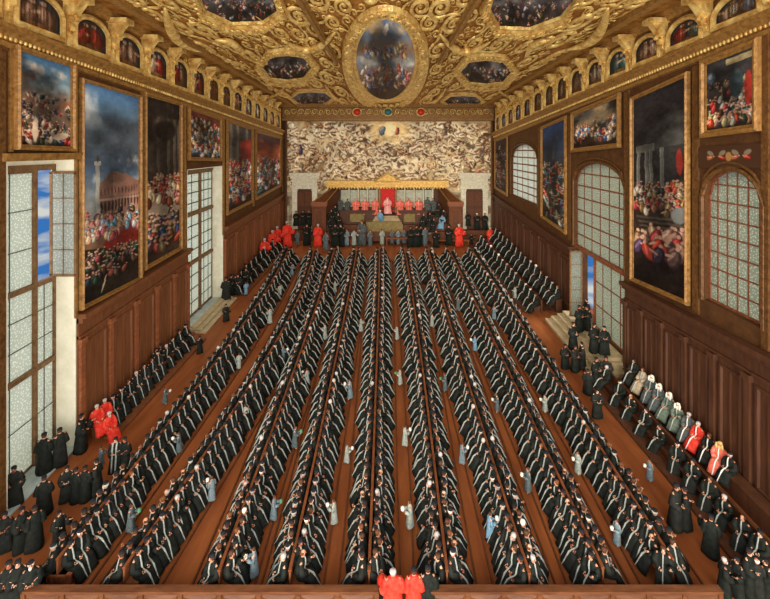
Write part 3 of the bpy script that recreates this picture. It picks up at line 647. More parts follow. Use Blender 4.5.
# the great canvas of the far wall
Yc = YB-.12
def bq(x0,y0,x1,y1,Y=Yc): return [ondepth(x0,y0,Y),ondepth(x1,y0,Y),ondepth(x1,y1,Y),ondepth(x0,y1,Y)]
q = bq(286,120,492,240); ce = sum(q,Vector())/4
cv = Cv(420,250,(190,180,150)); top = Cv(420,150,(190,180,150)); p_glory(top); top.warp(.022,9,dark=.12); top.grain(18); top.a = top.a*np.array([1.06,1.0,.9]); cv.a[:150] = top.a; low = Cv(420,100,(170,158,128))
low.clouds((110,84,60),0,1,5,.5,.1,91,3,.9); low.clouds((214,208,184),0,1,6,.55,.1,92,3,.8); cv.a[150:] = low.a
root = empty('wall_canvas',ce,label='huge pale painting of crowded clouds covering the far wall above the dais',cat='painting')
link('canvas',canvas_mesh('canvas',cv,lambda u,v: (q[0]*(1-u)+q[1]*u)*(1-v)+(q[3]*(1-u)+q[2]*u)*v-ce),root)
frame_mb([p-ce for p in q],(0,-1,0),[-.25,-.25,0,.2,.2],[0,.15,.2,.1,0]).build('frame','gold_dark',root)

# ------------------------------------------------------------------ paintings of the side walls
picture([(14,45),(72,64),(72,151),(14,149)],p_battle,'painting of a nude battle scene under blue sky above the tall left window',fw=.3)
picture([(79,78),(139,96),(139,279),(79,310)],p_piazza,'tall painting of a piazza with a column and boats on the left wall',fw=.25,res=2)
picture([(143,92),(180,103),(180,249),(143,270)],p_court,'tall dark painting of a court inside a columned hall on the left wall',fw=.35,res=2)
picture([(187.5,106),(220,118),(220,161),(187.5,160)],p_feast,'small red-toned painting above the second left window',fw=.4,res=2.2)
picture([(226,119),(251.5,128),(251.5,202),(226,215)],p_red,'painting of a red-draped crowd scene beyond the second left window',fw=.45,res=2.4)
picture([(255,130),(280,137),(280,186),(255,200)],p_fleet,'painting with fiery sky on the left wall nearest the far corner',fw=.5,res=2.4)
picture([(495.5,140),(508,135),(508,196),(495.5,188)],p_dark,'narrow dark painting on the right wall nearest the far corner',fw=.5,res=3)
picture([(542.5,127),(567,116),(567,234),(542.5,217)],p_land,'tall dim landscape painting between the two farther arched windows on the right',fw=.4,res=2.2)
picture([(573,113),(621,93),(621,147),(573,152)],p_greet,'small painting of a crowd above the middle arched window on the right',fw=.45,res=2)
picture([(633,98),(690,72),(690,305),(633,280)],p_hall,'very tall dark painting of a vaulted hall on the right wall',fw=.3,res=2)
picture([(704,61),(761,38),(761,130),(704,137)],p_throne,'painting of a throne scene above the nearest right window',fw=.42,res=2)
# flying putti relief over window 3
q = [onwall(*p,off=-.03) for p in ((700,147),(764,143),(764,168),(700,168))]
root = empty('cherub_panel',sum(q,Vector())/4,label='painted winged cherubs above the nearest arched window',cat='painting'); ce = root.location.copy()
cv = Cv(96,36,(66,42,26)); 
for u,s_ in ((.22,1),(.42,-1),(.62,1),(.8,-1)): cv.ell(u,.34,.06,.1,(120,104,84),.6*s_); cv.fig(u,.55,.42,(150,84,56) if s_>0 else (140,44,34),(176,120,84),rot=1.2*s_)
cv.ell(.52,.5,.05,.2,(150,110,60))
link('canvas',canvas_mesh('canvas',cv,lambda u,v:(q[0]*(1-u)+q[1]*u)*(1-v)+(q[3]*(1-u)+q[2]*u)*v-ce+Vector((-.08,0,0))),root)
# gilded uprights between the pictures
def upright(side, px, y0, y1, w, m, parent, off=-.12):
    a = onwall(px,y0); b = onwall(px,y1); k = MB()
    k.hexa([wp(side,a.y-w/2,b.z,.0),wp(side,a.y+w/2,b.z,.0),wp(side,a.y+w/2,b.z,off),wp(side,a.y-w/2,b.z,off),wp(side,a.y-w/2,a.z,.0),wp(side,a.y+w/2,a.z,.0),wp(side,a.y+w/2,a.z,off),wp(side,a.y-w/2,a.z,off)])
    return k.build('upright',m,parent)
t6 = empty('trim_6',kind='structure'); t7 = empty('trim_7',kind='structure')
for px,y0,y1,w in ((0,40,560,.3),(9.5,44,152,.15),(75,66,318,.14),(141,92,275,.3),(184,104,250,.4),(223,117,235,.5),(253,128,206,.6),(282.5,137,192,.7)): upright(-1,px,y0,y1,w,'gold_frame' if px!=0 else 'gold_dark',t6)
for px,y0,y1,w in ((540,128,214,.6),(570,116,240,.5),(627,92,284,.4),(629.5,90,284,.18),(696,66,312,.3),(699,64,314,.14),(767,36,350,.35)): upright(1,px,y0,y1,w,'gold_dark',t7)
mb = MB()   # shelf under the battle picture
a,b = L1[0]-.3,L1[1]+.2; mb.hexa([wp(-1,a,15.5,0),wp(-1,b,15.5,0),wp(-1,b,15.5,-.25),wp(-1,a,15.5,-.25),wp(-1,a,15.85,0),wp(-1,b,15.85,0),wp(-1,b,15.85,-.35),wp(-1,a,15.85,-.35)]); mb.build('ledge','gold_frame',t6)

# ------------------------------------------------------------------ wainscot
def wainscot(name, side, Ya, Yb2, ztopf, m, step=2.5):
    root = empty(name,kind='structure'); b = MB(); N = max(1,int((Yb2-Ya)/3))
    for k in range(N):
        y0 = Ya+(Yb2-Ya)*k/N; y1 = Ya+(Yb2-Ya)*(k+1)/N; z0,z1 = ztopf(y0),ztopf(y1)
        b.hexa([wp(side,y0,0,0),wp(side,y1,0,0),wp(side,y1,0,-.12),wp(side,y0,0,-.12),wp(side,y0,z0,0),wp(side,y1,z1,0),wp(side,y1,z1,-.12),wp(side,y0,z0,-.12)])
    b.build('panelling',m,root)
    c = MB()
    for dz0,dz1,o in ((-.0,.25,-.55),(-.25,.0,-.35),(-1.1,-.95,-.22)):
        c.hexa([wp(side,Ya,ztopf(Ya)+dz0,0),wp(side,Yb2,ztopf(Yb2)+dz0,0),wp(side,Yb2,ztopf(Yb2)+dz0,o),wp(side,Ya,ztopf(Ya)+dz0,o),wp(side,Ya,ztopf(Ya)+dz1,0),wp(side,Yb2,ztopf(Yb2)+dz1,0),wp(side,Yb2,ztopf(Yb2)+dz1,o),wp(side,Ya,ztopf(Ya)+dz1,o)])
    c.build('cap_moulding',m,root)
    n = max(1,round((Yb2-Ya)/step)); st = (Yb2-Ya)/n; zb0 = .9
    for k in range(n+1):
        Y = Ya+st*k; w = .16; z1 = ztopf(Y)-1.1; p = MB()
        Y = min(max(Y,Ya+w),Yb2-w)
        p.hexa([wp(side,Y-w,0,-.1),wp(side,Y+w,0,-.1),wp(side,Y+w,0,-.28),wp(side,Y-w,0,-.28),wp(side,Y-w,z1,-.1),wp(side,Y+w,z1,-.1),wp(side,Y+w,z1,-.28),wp(side,Y-w,z1,-.28)])
        p.hexa([wp(side,Y-w*1.5,z1-.3,-.1),wp(side,Y+w*1.5,z1-.3,-.1),wp(side,Y+w*1.5,z1-.3,-.36),wp(side,Y-w*1.5,z1-.3,-.36),wp(side,Y-w*1.5,z1,-.1),wp(side,Y+w*1.5,z1,-.1),wp(side,Y+w*1.5,z1,-.36),wp(side,Y-w*1.5,z1,-.36)])
        p.build('pilaster','wood_bench' if side<0 else m,root)  # paler wood on the left pilasters: highlights put into the colour
        if k < n:
            y0,y1 = Ya+st*k+.45,Ya+st*(k+1)-.45
            if y1-y0 > .4:
                nn = Vector((-side,0,0)); q = [wp(side,y0,zb0,-.12),wp(side,y1,zb0,-.12),wp(side,y1,ztopf(y1)-1.5,-.12),wp(side,y0,ztopf(y0)-1.5,-.12)]
                frame_mb(q,nn,[-.12,-.06,.04,.08],[0,.09,.09,0]).build('panel_moulding',m,root)
                ym = (y0+y1)/2; f = MB(); f.bar(wp(side,ym,zb0,-.13),wp(side,ym,ztopf(ym)-1.5,-.13),.1,(1,0,0),.1); f.build('panel_stile',m,root)
    return root
def zl(side, pts):
    (xa,ya),(xb,yb) = pts; a = onwall(xa,ya); b = onwall(xb,yb)
    return lambda Y: a.z+(b.z-a.z)*(Y-a.y)/(b.y-a.y)
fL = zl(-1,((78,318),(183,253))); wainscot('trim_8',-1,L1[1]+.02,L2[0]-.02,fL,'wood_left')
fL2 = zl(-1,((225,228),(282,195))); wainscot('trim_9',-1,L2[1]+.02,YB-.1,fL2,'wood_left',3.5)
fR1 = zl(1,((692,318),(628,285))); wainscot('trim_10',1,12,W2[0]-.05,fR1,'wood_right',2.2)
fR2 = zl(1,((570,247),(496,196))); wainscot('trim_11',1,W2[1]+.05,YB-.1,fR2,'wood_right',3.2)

# ------------------------------------------------------------------ people
def skin_mesh(name, verts, edges, root_i, sub=2, mats=()):
    me = bpy.data.meshes.new(name+'_skeleton'); me.from_pydata([v[:3] for v in verts], edges, [])
    o = bpy.data.objects.new(name, me); COL.objects.link(o)
    m = o.modifiers.new('s','SKIN'); m.use_smooth_shade = True
    for i,v in enumerate(verts):
        r = v[3] if hasattr(v[3],'__len__') else (v[3],v[3]); me.skin_vertices[0].data[i].radius = r
    for r_ in root_i: me.skin_vertices[0].data[r_].use_root = True
    s_ = o.modifiers.new('u','SUBSURF'); s_.levels = sub; s_.render_levels = sub
    dg = bpy.context.evaluated_depsgraph_get(); dg.update(); out = bpy.data.meshes.new_from_object(o.evaluated_get(dg))
    bpy.data.objects.remove(o); out.name = name; return out
def body_mesh(name, J, chin=0.0):
    """J: joints of the pose; facing +x. Returns one skin-grown surface; fingers are their own chains rooted in the palms."""
    V = []; E = []; roots = []
    def v(p, r, par=None):
        V.append((p[0],p[1],p[2],r)); i = len(V)-1
        if par is not None: E.append((par,i))
        return i
    pel = v(J['pelvis'],.14); roots.append(pel); wa = v(J['waist'],.13,pel); ch = v(J['chest'],(.16,.13),wa); nb = v(J['neckbase'],.075,ch); hb = v(J['jaw'],(.07,.075),nb)
    hm = v(J['brow'],(.085,.095),hb); v(J['crown'],(.06,.065),hm)
    f = (J['nose']); v(f,.016,hm)
    for s in (0,1):
        sg = (-1,1)[s]; sh = v(J['shoulder'][s],.07,ch); el = v(J['elbow'][s],.05,sh); wr = v(J['wrist'][s],.032,el)
        w = Vector(J['wrist'][s]); d = (w-Vector(J['elbow'][s])).normalized(); side = Vector(J.get('handside',((0,1,0),(0,-1,0)))[s]); side = (side-d*side.dot(d)).normalized(); nrm = d.cross(side)
        pm = v(tuple(w+d*.055),(.04,.022),wr)
        for k,(o,l) in enumerate(((-.03,.065),(-.01,.078),(.01,.074),(.03,.056))):
            a = w+d*.075+side*o; b = a+d*l*.5+nrm*.0; c = b+d*l*.35+nrm*(-.018)
            r0 = v(tuple(a),.0095); roots.append(r0); r1 = v(tuple(b),.009,r0); v(tuple(c),.0075,r1)
        a = w+d*.035+side*(-.03); r0 = v(tuple(a),.011); roots.append(r0); r1 = v(tuple(a+d*.02-side*.03),.0105,r0); v(tuple(a+d*.055-side*.04),.008,r1)
        hp = v(J['hip'][s],.1,pel); kn = v(J['knee'][s],.068,hp); an = v(J['ankle'][s],.042,kn); v(J['toe'][s],.036,an)
    me = skin_mesh(name,V,E,roots,1)
    me.materials.append(MATS['skin']); me.materials.append(MATS['face_dark'])
    br = Vector(J['brow']); mi = [0]*len(me.polygons)
    for p in me.polygons:                                   # eyes and mouth
        c = p.center-br
        if c.x > .05 and ((abs(abs(c.y)-.032) < .014 and abs(c.z+.002) < .012) or (abs(c.y) < .022 and abs(c.z+.075) < .012)): mi[p.index] = 1
    me.polygons.foreach_set('material_index',mi); me.polygons.foreach_set('use_smooth',[True]*len(mi)); return me
def pose(kind, var=0):
    if kind == 'sit':
        l = .05*var; J = dict(pelvis=(0,0,.55),waist=(-.01,0,.72),chest=(.0+l,0,.95),neckbase=(.02+l,0,1.1),jaw=(.05+l,0,1.19),brow=(.05+l,0,1.29),crown=(.03+l,0,1.37),nose=(.165+l,0,1.255))
        J['shoulder'] = [(.0+l,s*.19,1.03) for s in (-1,1)]; J['elbow'] = [(.04+l,s*.27,.78) for s in (-1,1)]
        J['wrist'] = [(.3,s*.13,.68) for s in (-1,1)] if var < 2 else [(.3,-.13,.68),(.42,.22,.86)]
        J['hip'] = [(.06,s*.1,.52) for s in (-1,1)]; J['knee'] = [(.4,s*.12,.5) for s in (-1,1)]; J['ankle'] = [(.46,s*.11,.09) for s in (-1,1)]; J['toe'] = [(.6,s*.12,.04) for s in (-1,1)]
    else:
        J = dict(pelvis=(0,0,.95),waist=(0,0,1.1),chest=(.0,0,1.3),neckbase=(.0,0,1.46),jaw=(.03,0,1.54),brow=(.03,0,1.63),crown=(.01,0,1.71),nose=(.142,0,1.6))
        J['shoulder'] = [(0,s*.19,1.38) for s in (-1,1)]; J['elbow'] = [(-.02,s*.27,1.1) for s in (-1,1)]
        J['wrist'] = {0:[(.2,-.1,1.05),(.2,.1,1.05)],1:[(.22,-.12,1.05),(.36,.3,1.18)],2:[(.34,-.12,1.16),(.34,.12,1.16)]}[var]
        J['hip'] = [(0,s*.1,.9) for s in (-1,1)]; J['knee'] = [(.02,s*.11,.5) for s in (-1,1)]; J['ankle'] = [(0,s*.11,.09) for s in (-1,1)]; J['toe'] = [(.15,s*.13,.04) for s in (-1,1)]
    return J
POSES = {('sit',i):pose('sit',i) for i in (0,1,2)}; POSES.update({('stand',i):pose('stand',i) for i in (0,1,2)})
BODIES = {k:body_mesh('body',J) for k,J in POSES.items()}
def ring(c, t, w, dpt, n, seed=0, fold=0.0):
    """elliptic ring, centre c=(x,z), path direction t=(tx,tz), half width w along y and half depth dpt in the x-z plane."""
    L = math.hypot(*t); nx,nz = -t[1]/L,t[0]/L; R = []
    for i in range(n):
        a = 2*PI*i/n; k = 1+fold*math.sin(a*7+seed)*(1 if i%2 else -.6)
        R.append((c[0]+nx*dpt*k*math.cos(a), w*k*math.sin(a), c[1]+nz*dpt*k*math.cos(a)))
    return R
def robe_sit(l, n=20, long=1.0, sleeve=True, J=None):
    mb = MB()
    S = [((.02+l,1.15),(0,-1),.075,.07,0),((.01+l,1.11),(0,-1),.15,.1,0),((.0+l,1.04),(0,-1),.235,.125,0),((.0+l*.6,.88),(0,-1),.25,.16,.02),((-.0,.7),(.1,-1),.25,.18,.03),((.08,.55),(.7,-.8),.27,.2,.04),((.22,.49),(1,-.12),.27,.15,.05),((.36,.46),(1,-.35),.28,.15,.05),((.47,.33),(.45,-1),.29,.15,.08),((.54*long,.16),(.35,-1),.30,.17,.1),((.61*long,.015),(.4,-1),.33,.2,.14)]
    mb.rings([ring(c,t,w,d_,n,3,f) for c,t,w,d_,f in S])
    if sleeve:
        for s in (0,1):
            a,b,c = [Vector(J[k][s]) for k in ('shoulder','elbow','wrist')]; dn = Vector((0,0,-.05))
            mb.tube([a,a*.5+b*.5,b+dn*.4,b*.5+c*.5+dn,c+dn*.7],[.085,.1,.115,.12,.11],8 if n > 12 else 6,up=(1,0,0) if n>12 else (1,0,0))
    return mb
def stole_sit(l, w=.02, long=1.0, ys=(-.02,)):
    mb = MB()
    prof = [(.06+l,1.17),(.12+l,1.1),(.145+l,1.0),(.185+l*.6,.86),(.2,.74),(.25,.665),(.38,.63),(.52,.545),(.61,.38),(.70*long,.2),(.79*long,.06)]
    for yc in ys:
        R = []
        for i,(x,z) in enumerate(prof):
            k = i/(len(prof)-1); y = yc*(.45+.9*k) if i else yc*.4; t = .02
            R.append([(x-.03,y-w,z-.02),(x-.03,y+w,z-.02),(x+t,y+w,z+.012),(x+t,y-w,z+.012)])
        mb.rings(R)
    return mb
def robe_stand(hem=.34, n=20, h0=.02, J=None, wide=1.0):
    mb = MB(); k = wide
    S = [(.0,1.5,.07,.07,0),(-.0,1.45,.15,.1,0),(0,1.38,.235*k,.13,0),(0,1.22,.25*k,.16,.02),(.0,1.0,.245*k,.17,.04),(.0,.75,.27*k,.2,.06),(0,.45,hem*.88,.24,.09),(0,.2,hem*.96,.26,.11),(0,h0,hem,.28,.13)]
    mb.rings([ring((x,z),(0,-1),w,d_,n,2,f) for x,z,w,d_,f in S])
    for s in (0,1):
        a,b,c = [Vector(J[q][s]) for q in ('shoulder','elbow','wrist')]; dn = Vector((0,0,-.11*(1 if wide>.9 else .2))); r = 1 if wide>.9 else .65
        mb.tube([a,a*.5+b*.5,b+dn*.5,b*.5+c*.5+dn,c+dn*.9],[.085*r,.105*r,.13*r,.145*r,.14*r],8,up=(1,0,0),flat=1.2)
    return mb
def stole_stand():
    mb = MB(); prof = [(.04,1.5),(.12,1.42),(.165,1.25),(.175,1.0),(.215,.7),(.25,.4),(.28,.12)]
    for yc in (-.09,.09):
        mb.rings([[(x,yc-.035,z),(x,yc+.035,z),(x+.03,yc+.035,z),(x+.03,yc-.035,z)] for x,z in prof])
    return mb
def hair_mb(hc, style='short'):
    mb = MB(); x,y,z = hc
    if style == 'short': R = [(.08,-.075),(.094,-.03),(.1,.02),(.09,.06),(.055,.09),(.01,.1)]; dx = -.022
    elif style == 'bald': R = [(.085,-.075),(.094,-.04),(.096,-.01),(.09,.01)]; dx = -.026
    else: R = [(.12,-.22),(.13,-.15),(.12,-.07),(.105,-.0),(.1,.05),(.07,.09),(.02,.11)]; dx = -.03
    mb.lathe((x+dx,y,z),R,12)
    if style == 'wig':
        for s in (-1,1): mb.tube([(x+.04,y+s*.1,z+.04),(x+.06,y+s*.125,z-.08),(x+.07,y+s*.12,z-.22)],[.04,.055,.05],6)
    return mb
def cap_mb(hc):
    mb = MB(); mb.lathe((hc[0]-.015,hc[1],hc[2]+.035),[(.1,-.0),(.104,.015),(.1,.05),(.085,.07),(.05,.08),(.01,.083)],12); return mb
def beard_mb(hc):
    mb = MB(); mb.ball((hc[0]+.075,hc[1],hc[2]-.105),(.04,.05,.075),8,6); return mb
MESH = {}
def cached(key, fn, m, name):
    k = (key,m)
    if k not in MESH:
        if key not in MESH: MESH[key] = fn()
        MESH[k] = MESH[key].mesh(name,[m],True)
    return MESH[k]
def body_cached(kv, skin):
    k = ('body',kv,skin)
    if k not in MESH:
        me = BODIES[kv].copy(); me.materials[0] = MATS[skin]; MESH[k] = me
    return MESH[k]
R_ = random.Random(99)
def person(loc, rot, scale, kv, label, robe='robe_black', stole='stole_pale', hair=None, style=None, cap=None, skin=None, beard=None, group=None, tunic=False):
    J = POSES[kv]; hc = J['brow']; sit = kv[0] == 'sit'
    skin = skin or R_.choice(['skin','skin','skin_pale','skin_ruddy']); hair = hair or R_.choice(['hair_brown']*7+['hair_auburn']*2+['hair_grey','hair_grey','hair_white'])
    cap = (R_.random() < .6) if cap is None else cap; beard = (R_.random() < .2) if beard is None else beard
    style = style or ('short' if cap or R_.random() < .85 else 'bald')
    b = link('person',body_cached(kv,skin),None,label=label,cat='person',group=group)
    b.location = loc; b.rotation_euler = (0,0,rot); b.scale = (scale,)*3
    if sit:
        l = .05*kv[1]
        link('robe',cached(('robe_sit',kv[1]),lambda: robe_sit(l,J=J),robe,'robe'),b)
        if stole: link('stole',cached(('stole_sit',kv[1]),lambda: stole_sit(l),stole,'stole'),b)
    elif tunic:
        link('tunic',cached(('tunic',kv[1]),lambda: robe_stand(.25,J=J,h0=.16,wide=.82),robe,'tunic'),b)
    else:
        link('robe',cached(('robe_stand',kv[1]),lambda: robe_stand(J=J),robe,'robe'),b)
        if stole: link('stole',cached('stole_stand',stole_stand,stole,'stole'),b)
    link('wig' if style=='wig' else 'hair',cached(('hair',kv,style),lambda: hair_mb(hc,style),hair,'hair'),b)
    if cap: link('cap',cached(('cap',kv),lambda: cap_mb(hc),'cap_black','cap'),b)
    if beard: link('beard',cached(('beard',kv),lambda: beard_mb(hc),hair,'beard'),b)
    return b
class Low:
    """gathers simple seated figures into one mesh for the part of the crowd too deep to count."""
    def __init__(s):
        s.V = []; s.F = []; s.M = []; s.n = 0; s.proto = {}
    def get(s, robe, hair, cap, stole):
        k = (robe,hair,cap,stole)
        if k not in s.proto:
            mb = MB(); J = POSES[('sit',0)]
            def app(o, mi): mb.add(o.v,o.f,mi)
            r = MB(); S = [((.02,1.14),(0,-1),.08,.07),((.0,1.04),(0,-1),.235,.125),((0,.8),(0,-1),.25,.17),((.08,.55),(.7,-.8),.27,.2),((.36,.46),(1,-.35),.28,.15),((.5,.2),(.4,-1),.3,.16),((.61,.015),(.4,-1),.33,.2)]
            r.rings([ring(c,t,w,d_,10,1,.05) for c,t,w,d_ in S]); app(r,robe)
            for q in (0,1):
                a,b,c = [Vector(J[x][q]) for x in ('shoulder','elbow','wrist')]; t = MB(); t.tube([a,b,c],[.08,.12,.11],5); app(t,robe)
            h = MB(); h.ball((.05,0,1.25),(.09,.08,.115),8,6); app(h,14); h = MB(); h.ball((.3,0,.66),(.07,.1,.04),6,4); app(h,14)
            hh = MB(); hh.lathe((.03,0,1.27),[(.09,-.06),(.1,.0),(.09,.06),(.02,.11)],8); app(hh,hair)
            if cap: cp = MB(); cp.lathe((.035,0,1.31),[(.11,0),(.115,.05),(.06,.09),(.01,.095)],8); app(cp,13)
            if stole is not None: st = stole_sit(0,.02); app(st,stole)
            s.proto[k] = (np.array(mb.v),mb.f,mb.m)
        return s.proto[k]
    def put(s, loc, rot, sc, robe=0, hair=5, cap=True, stole=4):
        v,f,m = s.get(robe,hair,cap,stole); c,n = math.cos(rot),math.sin(rot); w = v*np.array([sc**1.3,sc*1.02,sc*1.02])
        x = w[:,0]*c-w[:,1]*n+loc[0]; y = w[:,0]*n+w[:,1]*c+loc[1]; z = w[:,2]+loc[2]
        s.V.append(np.stack([x,y,z],1)); s.F.extend([tuple(i+s.n for i in q) for q in f]); s.M.extend(m); s.n += len(v)
    MATL = ['robe_black','robe_black2','robe_grey','robe_red','stole_pale','hair_brown','hair_auburn','hair_grey','hair_white','robe_buff','robe_rose','ermine','robe_green','cap_black','skin']
    def build(s, name, **kw):
        me = bpy.data.meshes.new(name); me.from_pydata(np.concatenate(s.V).tolist(),[],s.F)
        for m in s.MATL: me.materials.append(MATS[m])
        me.polygons.foreach_set('material_index',s.M); me.polygons.foreach_set('use_smooth',[True]*len(s.F)); return link(name,me,None,kind='stuff',**kw)
def fscale(Y): return 1.0+.62*max(0,min(1,(Y-19)/42))

# ------------------------------------------------------------------ nine double benches and their sitters
def quad_fit(pts):
    P_ = [onfloor(x,y,1.0) for x,y in pts]; return np.polyfit([p.y for p in P_],[p.x for p in P_],2)
BN = ['leftmost','second','third','fourth','middle','sixth','seventh','eighth','rightmost']
SP = [[(70,545),(122,480),(205,378),(291,248)],[(112,584),(187,480),(257,375),(314,249)],[(216,584),(251,480),(299,360),(335,251)],[(286,584),(311,480),(334,368),(357,252)],
      [(369,584),(372,480),(377,360),(379.5,253)],[(448,584),(437,480),(421,360),(404.5,253)],[(531,584),(501,480),(460,360),(427,249)],[(612,584),(559,480),(502.6,360),(446,248)],[(688,584),(622,480),(543,360),(466,246)]]
Y0s = [14.9,14.6,14.5,14.5,14.5,14.5,14.4,14.6,14.9]
low = Low(); NIND = 9; total = 0
def side_label(bn, side, k):
    sd = 'left' if side < 0 else 'right'; b = {4:'middle'}.get(bn, None)
    nm = 'middle bench' if bn == 4 else f"{BN[bn]} bench" + ('' if bn in (0,8) else ' from the left')
    return f"black-robed man seated {ORD[k]} from the front, {sd} side of {nm}"
for bi,pts in enumerate(SP):
    co = quad_fit(pts); X = lambda Y: float(np.polyval(co,Y)); dX = lambda Y: float(np.polyval(np.polyder(co),Y))
    Ya = Y0s[bi]-.25; Ye = 58.5; ys = np.linspace(Ya,Ye,28)
    o = empty('double_bench',(X(Ya),Ya,0),label=('long double bench of brown wood, ' + ('the middle one of nine' if bi==4 else f"{BN[bi]}{'' if bi in (0,8) else ' from the left'} of nine")),cat='bench',group='double benches across the hall floor'); oc = Vector((X(Ya),Ya,0))
    def strip(w0,w1,z0,z1,grow=True):
        mb = MB(); R = []
        for Y in ys:
            k = fscale(Y) if grow else 1; x = X(Y)
            R.append([Vector((x+w0*k,Y,z0*k))-oc,Vector((x+w1*k,Y,z0*k))-oc,Vector((x+w1*k,Y,z1*k))-oc,Vector((x+w0*k,Y,z1*k))-oc])
        mb.rings(R); return mb
    strip(-.03,.03,.1,.98).build('backrest','wood_bench',o); strip(-.055,.055,.96,1.03).build('top_rail','wood_bench',o)
    strip(-.5,-.04,.4,.45).build('seat','wood_bench',o); strip(.04,.5,.4,.45).build('seat','wood_bench',o)
    for s in (-1,1):
        a,b = (s*1.12,s*1.18); strip(min(a,b),max(a,b),0,.07).build('foot_board','wood_edge',o)
    for Y in (Ya+.1,(Ya+Ye)/4,(Ya+Ye)/2,Ye-.3):
        k = fscale(Y); mb = MB(); mb.box(X(Y)-.46*k-oc.x,X(Y)+.46*k-oc.x,Y-.04-oc.y,Y+.04-oc.y,0,.4*k); mb.build('bench_leg','wood_bench',o)
    for side in (-1,1):
        Y = Y0s[bi]+(.12 if side>0 else .0); k = 0
        while Y < 58:
            k += 1; sc = fscale(Y)*R_.uniform(.95,1.05); ang = math.atan2(side*1.0, 0)  # outwards
            head = (0 if side > 0 else PI) - math.atan(dX(Y)) + R_.gauss(0,.26 if k < 7 else .17) - side*(.28 if k != 1 or R_.random() < .5 else .95)
            loc = (X(Y)+side*(.2+R_.uniform(-.03,.07))*sc, Y, 0)
            if k <= NIND:
                person(loc,head,sc,('sit',R_.choice((0,0,1,2))),side_label(bi,side,k),robe=R_.choice(['robe_black','robe_black2']),group='black-robed men seated on the double benches'); total += 1
            else:
                q = R_.random(); low.put(loc,head,sc,R_.choice((0,1)),R_.choice((5,5,5,6,7)),R_.random()<.75)
                total += 1
            Y += .52*(Y/18)**1.15*R_.uniform(.92,1.08)
# ------------------------------------------------------------------ seated rows along the side walls
wl = Low()
def wbench(side, Ya, Yb2, o0, o1, z, label, mats='wood_left', back=None):
    o = empty('wall_bench',wp(side,Ya,0,-o0),label=label,cat='bench'); c = Vector(o.location); mb = MB(); N = 10
    def st(a,b,z0,z1,nm):
        mb = MB(); mb.rings([[wp(side,Y,z0*fscale(Y),-a*fscale(Y))-c,wp(side,Y,z0*fscale(Y),-b*fscale(Y))-c,wp(side,Y,z1*fscale(Y),-b*fscale(Y))-c,wp(side,Y,z1*fscale(Y),-a*fscale(Y))-c] for Y in np.linspace(Ya,Yb2,12)]); mb.build(nm,mats,o)
    st(o0,o1,z+.38,z+.45,'seat'); st(o0+.05,o1-.1,0,z+.38,'base')
    if back: st(o0-.12,o0,0,z+back,'backrest')
    st(o1+.1,o1+.75,0,.12,'foot_board')
    return o
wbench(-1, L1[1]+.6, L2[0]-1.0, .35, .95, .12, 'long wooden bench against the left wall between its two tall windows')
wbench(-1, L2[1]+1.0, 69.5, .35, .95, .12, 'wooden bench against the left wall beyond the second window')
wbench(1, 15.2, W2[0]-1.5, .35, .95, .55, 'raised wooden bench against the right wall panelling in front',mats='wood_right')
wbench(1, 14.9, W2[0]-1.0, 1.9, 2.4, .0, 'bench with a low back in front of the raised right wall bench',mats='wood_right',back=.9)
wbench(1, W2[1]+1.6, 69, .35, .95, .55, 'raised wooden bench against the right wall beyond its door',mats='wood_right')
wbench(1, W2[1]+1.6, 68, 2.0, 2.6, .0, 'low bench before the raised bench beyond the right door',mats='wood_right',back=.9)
def row(side, Ya, Yb2, off, z, n_ind, lab, spacing=.6, robes=('robe_black','robe_black2'), wigs=0.0, lowmats=(0,1), special=None, group=None, start=1):
    Y = Ya; k = 0
    while Y < Yb2:
        k += 1; sc = fscale(Y)*R_.uniform(.95,1.05); head = (0 if side < 0 else PI)+R_.gauss(0,.15)+(.35 if side>0 else -.35)
        loc = wp(side,Y,z*fscale(Y)-.02,-off*fscale(Y))
        if special and k in special:
            rb,st,lb,hr,sy = special[k]; person(loc,head,sc,('sit',R_.choice((0,1,2))),lb,robe=rb,stole=st,hair=hr,style=sy,cap=False if sy=='wig' else None)
        elif k <= n_ind:
            wg = R_.random() < wigs
            person(loc,head,sc,('sit',R_.choice((0,1,2))),lab(k),robe=R_.choice(robes),hair='hair_white' if wg else None,style='wig' if wg else None,cap=False if wg else None,group=group)
        else: wl.put(loc,head,sc,R_.choice(lowmats),R_.choice((5,5,7,8)),R_.random()<.6)
        Y += spacing*(Y/18)**1.15*R_.uniform(.92,1.08)
row(-1, L1[1]+2.0, L2[0]-1.2, .62, .12, 9, lambda k: f"black-robed man seated {ORD[k]} from the near end, bench against the left wall",.56,group='men on the left wall bench')
row(-1, L2[1]+1.2, 69, .62, .12, 0, None, .62)
spR = {1:('robe_black','ermine','bald man in black seated nearest on the raised bench at the right wall','hair_grey','bald'),
       2:('robe_salmon','ermine','blond man in red robe seated on the raised bench, nearer of the red pair','hair_blond','wig'),
       3:('robe_black','ermine','man in black seated between the two red-robed men, right wall bench','hair_brown','short'),
       4:('robe_red','ermine','man in red robe with pale stole, farther of the pair on right bench','hair_grey','short'),
       5:('robe_grey','ermine','man in grey seated just beyond the red-robed pair, right wall bench','hair_grey','short')}
row(1, 18.7, W2[0]-1.8, .62, .55, 9, lambda k: f"pale-wigged sitter, {ORD[k]} along the raised bench at the right wall",.62,robes=('robe_grey','robe_buff','robe_green'),wigs=1.1,lowmats=(2,9,12,1),special=spR,group='sitters on the raised right wall bench')
row(1, 15.4, W2[0]-1.3, 2.15, 0, 9, lambda k: f"black-robed man seated {ORD[k]} from the front, row below the right wall bench",1.0,group='men in the row before the right wall bench')
row(1, W2[1]+1.8, 68, .62, .55, 0, None, .62)
row(1, W2[1]+1.8, 67.5, 2.3, 0, 0, None, .6)
